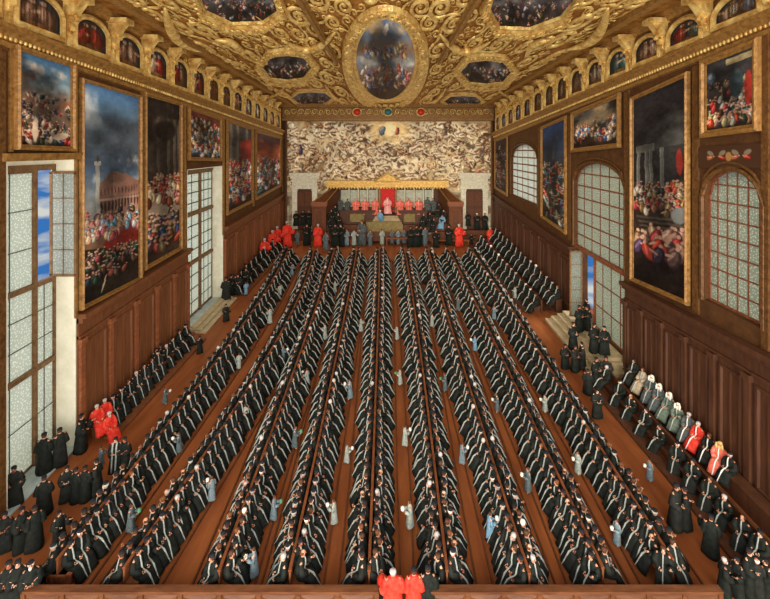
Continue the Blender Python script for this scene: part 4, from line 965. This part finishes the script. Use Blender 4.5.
low.build('crowd_of_seated_men',label='dense rows of black-robed men seated on the farther halves of the benches',cat='crowd')
wl.build('crowd_along_the_walls',label='seated people in black robes lining both side walls farther back',cat='crowd')

# ------------------------------------------------------------------ standing people; (x, y) of the feet and height in the picture
def stand(x, y, h, deg, label, z=0.0, kv=('stand',0), robe='robe_black', stole=None, **kw):
    p = onfloor(x,y,z); s_ = h*p.y/F/1.74
    if abs(p.x) > halfw(p.y)-.45*s_ and y < 400: p.x = math.copysign(halfw(p.y)-.45*s_, p.x)
    return person(p, math.radians(deg), s_, kv, label, robe=robe, stole=stole, **kw)
def ballot(p, sc, rot, m, label):
    b = MB(); c,s = math.cos(rot),math.sin(rot)
    b.lathe((0,0,0),[(.05,0),(.09,.03),(.1,.1),(.09,.16)],10); o = b.build('ballot_box',m,None,True,label=label,cat='box'); k = MB(); k.lathe((0,0,.16),[(.1,0),(.1,.02),(.03,.05),(.02,.07)],10); k.build('lid',m,o,True)
    o.location = p+Vector((c*.47*sc,s*.47*sc,1.15*sc)); o.scale = (sc*1.2,)*3
aisle = ['between the wall and leftmost bench']+[f'between the {ORD[i]} and {ORD[i+1]} benches' for i in range(1,9)]+['right of the rightmost bench']
SERV = [(131,532,28,10,'tunic_slate',1,'box_green'),(179,453,21,190,'tunic_slate',1,'box_white'),(165,404,17,20,'tunic_slate',0,'box_white'),(101,466,20,60,'tunic_slate',0,None),(212,501,25,150,'tunic_blue',2,'box_white'),
 (245,425,21,100,'tunic_pale',2,'box_white'),(239,369,16,120,'tunic_pale',2,None),(254,577,30,190,'tunic_blue',3,'box_white'),(274,520,25,5,'tunic_blue',3,'box_green'),(295,448,22,10,'tunic_slate',3,'box_green'),
 (307,387,19,160,'tunic_pale',3,'box_white'),(283,362,17,10,'tunic_blue',2,'box_white'),(270,324,17,150,'tunic_pale',2,None),(334,524,25,170,'tunic_pale',4,'box_white'),(350,399,20,170,'tunic_blue',4,'box_white'),
 (347,463,20,5,'tunic_pale',4,'box_white'),(325,340,17,190,'tunic_pale',3,None),(361,332,15,10,'tunic_pale',4,None),(410,528,28,190,'tunic_pale',5,'box_white'),(405,446,21,20,'tunic_pale',5,'box_white'),
 (400,385,17,190,'tunic_pale',5,'box_green'),(397,340,15,190,'tunic_pale',5,None),(490,540,28,10,'tunic_sky',6,'box_white'),(462,464,22,10,'tunic_blue',6,'box_white'),(445,391,18,190,'tunic_slate',6,'box_green'),
 (432,327,14,20,'tunic_pale',6,None),(475,351,16,190,'tunic_sky',7,'box_white'),(458,311,15,20,'tunic_slate',7,None),(528,492,25,190,'tunic_slate',7,'box_white'),(497,412,18,190,'tunic_slate',7,'box_white'),
 (494,320,15,10,'tunic_blue',8,None),(545,412,18,190,'tunic_pale',8,'box_white'),(578,474,23,200,'tunic_pale',8,'box_white'),(617,545,26,200,'tunic_blue',8,'box_white'),(650,481,22,190,'tunic_blue',9,'box_white'),(515,299,13,200,'tunic_pale',9,None),
 (280,297,13,120,'tunic_pale',1,None),(292,276,13,20,'tunic_blue',1,None),(310,292,14,20,'tunic_blue',2,None),(335,293,13,20,'tunic_pale',3,None),(246,295,13,100,'tunic_sky',0,None)]
cnt = {}
for x,y,h,deg,m,ai,bx in sorted(SERV,key=lambda s:-s[1]):
    cnt[ai] = cnt.get(ai,0)+1; nm = {'tunic_slate':'slate-grey','tunic_blue':'blue-grey','tunic_pale':'pale grey','tunic_sky':'light blue'}[m]
    pr = stand(x,y,h,deg,f"servant in {nm} tunic, {ORD[cnt[ai]]} from the front {aisle[ai]}",kv=('stand',2),robe=m,tunic=True,cap=False,hair='hair_brown',style='short',beard=False,group='ballot servants in the aisles')
    if bx: ballot(pr.location,pr.scale.x,math.radians(deg),bx,f"small {'green' if bx=='box_green' else 'white'} ballot box held by servant {ORD[cnt[ai]]} from front {aisle[ai].replace('benches','bench') if ai in (0,9) else aisle[ai]}")
ST = [(14,505,39,-60,'bearded man in black gown standing on the window sill at far left',1),(44,473,40,100,'man in black gown with his back turned, before the lower left window',0),(60,465,37,160,'man in black bending beside the back-turned man at the left window',1),
 (44,514,38,120,'man in black standing alone between the window sill and a group',0),(81,451,37,20,'big-sleeved man in black by the three red-robed men on the left',1),
 (67,500,34,-60,'black-gowned man, leftmost of the four standing close near the left window',0),(76,501,33,80,'black-gowned man, second of the tight group of four at left',0),(85,500,34,100,'black-gowned man, third of the tight group of four at left',0),(97,493,34,190,'black-gowned man, rightmost of the tight group of four at left',1),
 (116,471,34,-80,'man in black with pale stole beside the small slate-clad servant',0),(125,469,32,-100,'man in black right of the stole-wearing man near leftmost bench',0),
 (5,550,38,-70,'man in black cut by the left edge above the corner',0),(22,549,42,-30,'taller man in black facing a back-turned man at the lower left',1),(35,548,42,150,'back-turned man in black at the lower left',1),(59,545,34,-20,'stooping man in black at the front end of the leftmost bench',1),
 (226,321,17,-60,'man in black walking below the second left window',1),(209,301,24,100,'man in black standing in the second left window opening',0),
 (200,353,17,160,'man in dark gown in the aisle before the left wall bench',1),
 (221,295,20,-70,'black-gowned man, leftmost of four right of the second left window',0),(230,294,20,-70,'black-gowned man, second of four right of the second left window',0),(238,294,20,-80,'black-gowned man, third of four right of the second left window',0),(246,288,20,-90,'black-gowned man, rightmost of four right of the second left window',0),
 (676,527,44,-60,'tall man in black standing left of a pair right of the rightmost bench',1),(685,527,40,150,'back-turned man in black, right one of the standing pair',1),(711,555,40,60,'lone man in black with outstretched hand at lower right',1),
 (724,596,39,-20,'grey-haired man in black, left one of the lower right corner talkers',1),(737,596,39,190,'man in black facing the grey-haired talker at lower right',1),(749,594,46,-60,'tallest man in black in the lower right corner',0),(757,597,39,80,'white-haired man in black beside the tallest corner man',0),(766,597,38,170,'man in black cut by the right edge at lower right',0),
 (597,417,28,-90,'man in black standing below the right door steps, red paper by him',0),(596,386,29,-60,'man in black, left of two at foot of the right steps',0),(606,386,30,-120,'man in black, right of two at foot of the right steps',0),(588,394,25,60,'man in dark gown bending at the right steps',0),
 (143,372,24,-30,'man in black standing behind the left wall sitters, left of two',1),(152,367,23,200,'man in black standing behind the left wall sitters, right of two',0),
 (575,371,26,-60,'black-gowned man, left of a pair at the landing foot',0),(582,368,26,170,'black-gowned man, right of a pair at the landing foot',0),(565,368,24,-80,'man in black nearest the right benches by the door',0)]
for x,y,h,deg,lab,var in ST:
    lean = lab.startswith(('man in black bending','stooping'))
    stand(x,y,h,deg,lab,kv=('stand',var),beard=True if lab.startswith('bearded') else None,stole='stole_pale' if 'with pale stole' in lab or 'Tall' in lab else None,robe=R_.choice(['robe_black','robe_black2']),hair={'g':'hair_grey','w':'hair_white'}.get(lab[0]) if lab.startswith(('grey','white')) else 'hair_brown',cap=not lab.startswith(('grey','white')))
# red-robed groups on the left
for Y,o_,z,lab in ((22.35,.55,.75,'leftmost red-robed man of three seated by the near window'),(22.35,1.25,.35,'front red-robed man of three seated by the near window'),(22.95,.6,.7,'right red-robed man of three seated by the near window')):
    person(wp(-1,Y,z-.45,-o_),-.5,1.08,('sit',0),lab,robe='robe_red',stole=None,hair='hair_grey',cap=False)
for i,(x,y,h) in enumerate(((250,262,24),(262,254,24),(271,249,23),(287,247,26))):
    stand(x,y,h,-60,f"red-robed man, {ORD[i+1]} from the left behind the far left wall sitters",robe='robe_red',hair='hair_grey',cap=False,kv=('stand',1))
# two red-robed men and a black one in the gateway of the front rail
for x,yt,h,lab,rb in ((393,571,34,'red-robed man at the front gateway, left and wider one','robe_red'),(414,570,33,'red-robed man at the front gateway, right one','robe_red'),(428,568,34,'man in black half hidden at the right post of the gateway','robe_black')):
    Y = (CH-1.55)*F/(yt-CY); person(((x-CX)*Y/F,Y,0),math.radians(95),.92,('stand',1 if x<400 else 0),lab,robe=rb,stole=None,cap=x>400,hair='hair_grey' if x<400 else 'hair_brown').scale = (1.0,1.2 if x < 400 else 1.0,.93)
for x,yt,lab in ((9,562,'man in black, left one of three behind the rail corner at left'),(18,561,'taller man in black, middle of three at the left rail corner'),(31,562,'capped man in black, right of three at the left rail corner')):
    Y = (CH-1.6)*F/(yt-CY); person(((x-CX)*Y/F,Y,0),math.radians(-60),.95,('stand',0),lab,stole=None,cap=True)

# ------------------------------------------------------------------ front rail
def rail(name, xa, xb, Y, label, ret=None):
    o = empty(name,((xa+xb)/2,Y,0),label=label,cat='railing',group='front panelled railing'); c = Vector(o.location)
    mb = MB(); mb.box(xa-c.x,xb-c.x,-.05,.05,.02,.83); mb.build('panel_board','wood_rail',o)
    mb = MB(); mb.box(xa-c.x-.06,xb-c.x+.06,-.12,.12,.83,.9); mb.box(xa-c.x-.03,xb-c.x+.03,-.085,.085,.77,.83); mb.build('hand_rail','wood_rail',o)
    n = round((xb-xa)/1.3); st = (xb-xa)/n
    for k in range(n+1):
        x = xa+st*k-c.x; mb = MB(); mb.box(x-.07,x+.07,-.1,.1,0,.83); mb.build('post','wood_rail',o)
        if k < n:
            for e,h in ((.14,.06),(.28,.09)):
                q = [Vector((x+e,-.05,.12+e*.6)),Vector((x+st-e,-.05,.12+e*.6)),Vector((x+st-e,-.05,.76-e*.5)),Vector((x+e,-.05,.76-e*.5))]
                frame_mb(q,(0,-1,0),[-.05,-.02,.03],[0,.05,0]).build('panel_moulding','wood_rail',o)
    return o
YR = 13.78
rail('front_railing',(25-CX)*YR/F,(377-CX)*YR/F,YR,'long panelled wooden railing along the bottom edge, left of the gateway')
rail('front_railing',(431-CX)*YR/F,(719-CX)*YR/F,YR,'panelled wooden railing along the bottom edge, right of the gateway')
# small stool and steps
mb = MB(); mb.box(-.28,.28,-.18,.18,.4,.45); st_ = mb.build('stool','wood_bench',None,label='small wooden box stool at the front end of the leftmost bench',cat='stool'); st_.location = onfloor(61,583)
for sx in (-1,1):
    mb = MB(); mb.box(sx*.24-.03,sx*.24+.03,-.16,.16,0,.4); mb.build('leg','wood_bench',st_)
def steps(name, side, Ya, Yb2, n, d0, dd, hz, m, label=None):
    mb = MB()
    for k in range(n):
        o = -(d0+dd*(n-1-k)); z1 = hz*(k+1)
        mb.hexa([wp(side,Ya-.3*(n-k),0,.0),wp(side,Yb2+.3*(n-k)*0,0,.0),wp(side,Yb2,0,o),wp(side,Ya-.3*(n-k),0,o),wp(side,Ya-.3*(n-k),z1,.0),wp(side,Yb2,z1,.0),wp(side,Yb2,z1,o),wp(side,Ya-.3*(n-k),z1,o)])
    return mb.build(name,m,None,kind='structure')
steps('trim_12',1,W2[0]+.5,W2[1]-.3,4,1.2,.55,.23,'stone_step')
steps('trim_13',-1,L2[0]+1.0,L2[1]-.2,3,.6,.5,.12,'stone_step')
for x,y,h,deg,lab in ((579,331,26,-60,'black-gowned man, left of two up on the right landing'),(587,330,24,200,'black-gowned man, right of two up on the right landing'),(587,304,0,0,''),(573,349,27,-60,'man in black on the upper right steps, left one'),(594,352,29,-70,'man in black before the tall right window, left one'),(604,354,28,-100,'man in black before the tall right window, right one')):
    if h: stand(x,y,h,deg,lab,z=.9,cap=True)
p = Vector((17.55,35.3,.92)); person(p,PI,1.15,('stand',0),'dark figure in the open right doorway against the sky',stole=None,cap=True)

# ------------------------------------------------------------------ the dais, doors and tribunal at the far end
def bx(mb, x0, x1, y0, y1, Y, dep, mi=0):
    a = ondepth(x0,y1,Y); b = ondepth(x1,y0,Y); mb.box(a.x,b.x,Y,Y+dep,a.z,b.z,mi)
mb = MB(); mb.box(-hwB+.3,hwB-.3,71.0,YB,0,1.7); mb.box(-hwB+.3,hwB-.3,70.4,71,0,.85)
mb.build('floor_dais','wood_edge',kind='structure')
for nm,(x0,x1,lx) in (('door_1',(289,320,'left')),('door_2',(458,491,'right'))):
    o = empty(nm,kind='structure'); Y = YB-.55; w = x1-x0
    mb = MB(); bx(mb,x0,x1,173,176,Y-.5,1.0); bx(mb,x0+1,x1-1,176,179,Y-.35,.85); bx(mb,x0+3,x1-3,179,186,Y-.1,.6); bx(mb,x0+2,x1-2,186,189,Y-.25,.75); mb.build('entablature','stone_warm',o)
    for a in (x0+3,x1-8):
        mb = MB(); bx(mb,a,a+5,189,229,Y,.5); bx(mb,a-.5,a+5.5,189,191,Y-.1,.6); bx(mb,a-.5,a+5.5,226,229,Y-.1,.6); mb.build('jamb','stone_warm',o)
    mb = MB(); bx(mb,x0+8,x1-8,189,229,Y+.3,.1); dl = mb.build('door_leaf','wood_dark',o)
    mb = MB(); xm=(x0+x1)/2
    for a,b in ((x0+9,xm-.4),(xm+.4,x1-9)):
        for c,d_ in ((192,206),(209,225)): bx(mb,a,b,c,d_,Y+.24,.08)
    mb.build('door_panel','wood_edge',dl)
tb_ = empty('tribunal',(0,71,0),label='raised wooden tribunal with gilt canopy, stalls and central steps at the far end',cat='tribunal')
def tpart(mb,name,m,**kw):
    o = mb.build(name,m,tb_,**kw)
    o.location = (0,-71,0); return o
TY = 70.0; zpl = ondepth(388,216,TY).z
mb = MB(); bx(mb,326,447,215,240.5,TY,2.9); tpart(mb,'platform','wood_dark')
for a,b,c,e in ((340,374.5,350,364),(399,427,404,415)):
    mb = MB(); bx(mb,a,b,211.5,224,TY-.3,.3); bx(mb,a-1,b+1,210.5,212,TY-.45,.5); tpart(mb,'parapet','wood_dark'); mb = MB(); bx(mb,c,e,214,222,TY-.4,.1); tpart(mb,'parapet_panel','cloth_olive')
mb = MB(); bx(mb,330,446,225,240.8,TY-1.2,1.2); bx(mb,326,450,232,241.5,TY-1.9,.7); tpart(mb,'lower_tier','wood_edge')
mb = MB(); bx(mb,366,402,222,241,TY-1.6,1.4); tpart(mb,'olive_landing','cloth_olive')
for k in range(6):
    mb = MB(); y = 216+k*1.6; bx(mb,375-k*.9,398+k*.9,y,y+14,TY-.25*(k+1),.25); tpart(mb,'step','stone_step')
mb = MB(); bx(mb,328,446,187,215,YB-.5,.3); tpart(mb,'stall_back','wood_dark')
for i in range(10):
    x = 341+i*9.3
    if 376 < x+4 < 398: continue
    mb = MB(); bx(mb,x,x+7.2,190,207,YB-.62,.12); tpart(mb,'stall_panel','panel_sage')
    mb = MB(); bx(mb,x+7.4,x+8.7,188,210,YB-.75,.25); tpart(mb,'stall_column','stone_warm')
mb = MB(); bx(mb,325,449,181,184.5,YB-2.0,1.8); bx(mb,327,447,184.5,187.5,YB-1.7,1.5); tpart(mb,'canopy_cornice','gold')
for i in range(40):
    pass
mb = MB()
for i in range(41): a = ondepth(328+i*2.95,188,YB-1.75); mb.ball(a,(.16,.12,.2),6,4)
tpart(mb,'canopy_fringe','gold_bright')['kind']='stuff'
mb = MB(); A = ondepth(374,181.5,YB-2.1); B = ondepth(401,181.5,YB-2.1); Cc = ondepth(387.5,173,YB-2.1); mb.prism([A,B,Cc],(0,1.2,0)); tpart(mb,'pediment','gold')
mb = MB(); mb.tube([A,Cc],.16,5); mb.tube([Cc,B],.16,5); mb.tube([A,B],.14,5); tpart(mb,'pediment_moulding','gold_bright')
mb = MB(); bx(mb,381,394.5,186,212,YB-.95,.15); tpart(mb,'cloth_of_honour','cloth_red')
for a in (378.5,395): mb = MB(); bx(mb,a,a+2,186,213,YB-1.05,.3); tpart(mb,'throne_column','gold_frame')
for s,(xb,xf) in ((-1,(339,312)),(1,(438,463))):
    mb = MB(); a0 = ondepth(xb,187,YB-1); a1 = ondepth(xf+(13 if s<0 else -13),203,68.6); b1 = ondepth(xf+(13 if s<0 else -13),228,68.6); b0 = ondepth(xb,222,YB-1); t = Vector((s*.35,0,0))
    mb.add([a0,a1,b1,b0,a0+t,a1+t,b1+t,b0+t],[(0,1,2,3),(7,6,5,4),(0,4,5,1),(1,5,6,2),(2,6,7,3),(3,7,4,0)]); tpart(mb,'side_wing','wood_dark')
    a2 = ondepth(xf,203,68.6); c0 = ondepth(xb-(6 if s<0 else -6),187,YB-1)
    mb = MB(); mb.prism([a1,a2,c0,a0] if s<0 else [a1,a0,c0,a2],(0,0,-.5)); tpart(mb,'wing_slope','wood_edge')
    mb = MB(); mb.tube([a0,a1],.14,5); mb.tube([c0,a2],.14,5); tpart(mb,'wing_moulding','gold_frame')
    mb = MB(); x0,x1 = (xf,xf+14) if s<0 else (xf-14,xf); bx(mb,x0,x1,204,241,68.5,1.0); tpart(mb,'wing_pier','wood_edge')
    mb = MB(); bx(mb,x0-1,x1+1,202,205,68.35,1.3); bx(mb,x0-.6,x1+.6,205,206.5,68.4,1.2); tpart(mb,'pier_cap','wood_bench')
    mb = MB(); frame_mb([Vector(p) for p in bq(x0+3,210,x1-3,238,68.5)],(0,-1,0),[-.1,0,.1],[0,.1,0]).build('pier_panel','wood_bench',tb_).location = (0,-71,0)
    for k in range(4):
        mb = MB(); xi = (325+k*4,342+k*2) if s<0 else (434-k*2,451-k*4); bx(mb,xi[0],xi[1],224-k*3,240-k*3,TY-1+k*.6,.8); tpart(mb,'side_tier','wood_dark')
mb = MB(); bx(mb,342,376,208.5,210,YB-2.0,.9); bx(mb,399,427,208.5,210,YB-2.0,.9); bx(mb,380,395,208,210,YB-2,.9); tpart(mb,'stall_seat','wood_edge')
# people of the tribunal: (x, y of feet, height px, depth, posture, robe)
def at(x, y, h, Y, lab, robe='robe_black', sit=False, deg=-90, **kw):
    p = ondepth(x,y,Y); sc = h*Y/F/(1.4 if sit else 1.74); kw.setdefault('stole',None)
    return person(p,math.radians(deg),sc,('sit' if sit else 'stand',kw.pop('var',0)),lab,robe=robe,**kw)
at(387.5,213,17,YB-1.6,'enthroned man in pale rose robe under the red cloth of honour','robe_rose',True,stole='ermine',hair='hair_white',cap=False)
for i,x in enumerate((356,365,375)): at(x,214,16.5,YB-1.7,f"senator in salmon-red robe, {ORD[i+1]} from left of the three left of the throne",'robe_salmon',True,hair='hair_white',cap=False,stole='robe_rose',style='bald',group='senators beside the throne')
for i,x in enumerate((400,408.7,418.7)): at(x,214,16.5,YB-1.7,f"senator in salmon-red robe, {ORD[i+1]} from left of the three right of the throne",'robe_salmon',True,hair='hair_white',cap=False,stole='robe_rose',style='bald',group='senators beside the throne')
BK = [(340.5,210,12,71.2,'left end of the stalls, outer one'),(347.5,211,12,71.2,'left end of the stalls, inner one'),(427.5,210,13,71.2,'right end of the stalls, inner one'),(433.5,211,13,71.2,'right end of the stalls, outer one')]
for x,y,h,Y,l in BK: at(x,y,h,Y,'dark slate-robed man at the '+l,'robe_grey',True)
TI = [(331,223,14,69.2,'black'),(335,218,13,69.8,'black'),(330,231,13,68.8,'black'),(338,226,13,69,'black'),(439,216,13,69.8,'black'),(444,223,14,69.2,'black'),(424,228,15,68.7,'black'),(430,226,14,69,'black'),(434,231,13,68.8,'black')]
k1=k2=0
for x,y,h,Y,_ in TI:
    if x < 388: k1 += 1; l = f"black-robed official, {ORD[k1]} of those seated on the left side tiers"
    else: k2 += 1; l = f"black-robed official, {ORD[k2]} of those seated on the right side tiers"
    at(x,y,h,Y,l,'robe_black2',True,deg=-60 if x<388 else -120)
at(442.5,228,14,68.6,'man in light blue seated on the right side tiers','tunic_sky',True,deg=-120)
at(380,223,13,68.3,'man in light blue crouching on the central steps before the throne','tunic_sky',True,deg=70,cap=False)
FB = [(297.5,242,12,'tunic_slate','small grey-clad boy left of the left wing pier'),(306.7,242,19,'robe_black','black-gowned man left of the left wing pier'),(326,248,17,'tunic_slate','grey-clad man stooping before the left pier'),(335,244,21,'robe_black','black-gowned man, left of two before the left tiers'),(341,243,20,'robe_black','black-gowned man, right of two before the left tiers'),
 (347,243,15,'tunic_blue','grey-blue clerk, leftmost at the foot of the tribunal'),(354,243,15,'tunic_pale','pale grey clerk stooping at the foot of the tribunal'),(362,242,23,'robe_grey','tall man in dark grey standing among the clerks'),(370,243,14,'tunic_slate','slate-grey clerk left of the centre steps'),(382,242,14,'tunic_pale','pale grey clerk in front of the central steps'),
 (392,241,12,'tunic_slate','slate-grey clerk just right of the central steps'),(398,241,12,'tunic_blue','blue-grey clerk at the clerks table, middle right'),(404,241,13,'tunic_slate','slate clerk at the right end of the clerks table'),
 (410.5,243.5,18,'robe_black','black-gowned man, first of four at right of the clerks'),(416.5,243.5,19,'robe_black','black-gowned man, second of four at right of the clerks'),(420.5,242,17,'robe_black2','black-gowned man, third of four at right of the clerks'),(425,243,17,'tunic_slate','slate-gowned man, fourth of four at right of the clerks'),
 (436,244,15,'robe_black','black-gowned man crouching before the right tiers'),(449,242,18,'robe_black','black-gowned man left of the red sitter by the right pier'),(318,243,20,'robe_red','red-robed man before the left wing pier'),(459,243,20,'robe_red','red-robed man before the right wing pier'),(490,243,17,'robe_red','red-robed man in the far right corner'),(471,242,9,'robe_black','dark crouching figure on the bench by the right pier')]
for x,y,h,rb,lab in FB: stand(x,y+3.2,h+2.5,R_.choice((-100,-80,-60,-120)),lab,robe=rb,kv=('stand',R_.choice((0,1))),cap=rb.startswith('robe_bl'),tunic=rb.startswith('tunic'),hair='hair_grey' if rb=='robe_red' else 'hair_brown')
for x,y,h,lab in ((296,226,15,'man in black at the left marble door, left one'),(303,225,15,'man in black at the left marble door, middle one'),(309,226,16,'man in black at the left marble door, right one'),(468,226,14,'man in black inside the right marble door'),(477,229,16,'dark blue gowned man before the right marble door'),(485,229,16,'man in black right of the right marble door')):
    at(x,y,h,71.6,lab)
# benches and table of the clerks
for x0,x1,lab in ((330,352,'small dark bench at the left foot of the tribunal'),(430,470,'low bench by the red sitter at the right pier')):
    a = ondepth(x0,0,67.4); b = ondepth(x1,0,67.4); mb = MB(); o = empty('low_bench',((a.x+b.x)/2,67.4,0),label=lab,cat='bench'); w = (b.x-a.x)/2
    mb.box(-w,w,-.3,.3,.7,.85); mb.build('seat','wood_bench',o)
    for s in (-1,1): mb = MB(); mb.box(s*w*.9-.08,s*w*.9+.08,-.25,.25,0,.7); mb.build('leg','wood_bench',o)
a = ondepth(386,0,67.0); b = ondepth(409,0,67.0); o = empty('clerks_table',((a.x+b.x)/2,67,0),label='low clerks table with papers in front of the tribunal steps',cat='table'); w = (b.x-a.x)/2
mb = MB(); mb.box(-w,w,-.4,.4,1.2,1.3); mb.build('tabletop','wood_bench',o)
for sx in (-1,1):
    for sy in (-1,1): mb = MB(); mb.box(sx*w*.93-.07,sx*w*.93+.07,sy*.33-.06,sy*.33+.06,0,1.2); mb.build('leg','wood_bench',o)

# ------------------------------------------------------------------ sky and light
w = bpy.data.worlds.new('sky'); bpy.context.scene.world = w; w.use_nodes = True; nt = w.node_tree; bg = nt.nodes['Background']
tc = nt.nodes.new('ShaderNodeTexCoord'); n = nt.nodes.new('ShaderNodeTexNoise'); mp = nt.nodes.new('ShaderNodeMapping'); mp.inputs['Scale'].default_value = (3,3,9)
n.inputs['Scale'].default_value = 2.2; n.inputs['Detail'].default_value = 6; r = nt.nodes.new('ShaderNodeValToRGB')
r.color_ramp.elements[0].position = .5; r.color_ramp.elements[0].color = L4((60,120,190)); r.color_ramp.elements[1].position = .62; r.color_ramp.elements[1].color = L4((220,222,214))
nt.links.new(tc.outputs['Generated'],mp.inputs[0]); nt.links.new(mp.outputs[0],n.inputs['Vector']); nt.links.new(n.outputs['Fac'],r.inputs[0]); nt.links.new(r.outputs[0],bg.inputs['Color']); bg.inputs['Strength'].default_value = .9
def sun(rx, rz, e, ang, col, name):
    l = bpy.data.lights.new(name,'SUN'); l.energy = e; l.angle = math.radians(ang); l.color = col; o = bpy.data.objects.new(name,l); COL.objects.link(o)
    o.rotation_euler = (math.radians(rx),0,math.radians(rz)); return o
# rx 90 = level, pointing +y
sun(75,-12,3.1,35,(1,.93,.82),'sun_front'); sun(60,-90,6.0,25,(1,.97,.9),'sun_left'); sun(62,90,6.0,25,(1,.97,.9),'sun_right')
l = bpy.data.lights.new('front_fill','AREA'); l.shape='RECTANGLE'; l.size=30; l.size_y=18; l.energy=11000; l.color=(1,.95,.88); o = bpy.data.objects.new('front_fill',l); COL.objects.link(o); o.location=(0,-4,12); o.rotation_euler=(PI/2+.18,0,0)  # unseen area light added behind the eye, tilted up to brighten hall and ceiling
sc = bpy.context.scene
sc.cycles.use_fast_gi = True; sc.cycles.fast_gi_method = 'ADD'; w.light_settings.ao_factor = .42; w.light_settings.distance = 2.5
sc.cycles.use_denoising = True; sc.cycles.max_bounces = 6
cam = bpy.data.cameras.new('camera'); co_ = bpy.data.objects.new('camera',cam); COL.objects.link(co_)
co_.location = (0,0,CH); co_.rotation_euler = (PI/2,0,0); cam.sensor_width = 36; cam.lens = F*36/770
cam.shift_x = -(CX-385)/770; cam.shift_y = -(299.5-CY)/770; cam.clip_end = 500
sc.camera = co_
sc.view_settings.view_transform = 'Standard'; sc.view_settings.look = 'None'; sc.view_settings.gamma = 1; sc.view_settings.exposure = 0; sc.view_settings.use_curve_mapping = False
print('seated total', total, 'objects', len(bpy.data.objects), 'persons', sum(o.name.startswith('person') for o in bpy.data.objects))
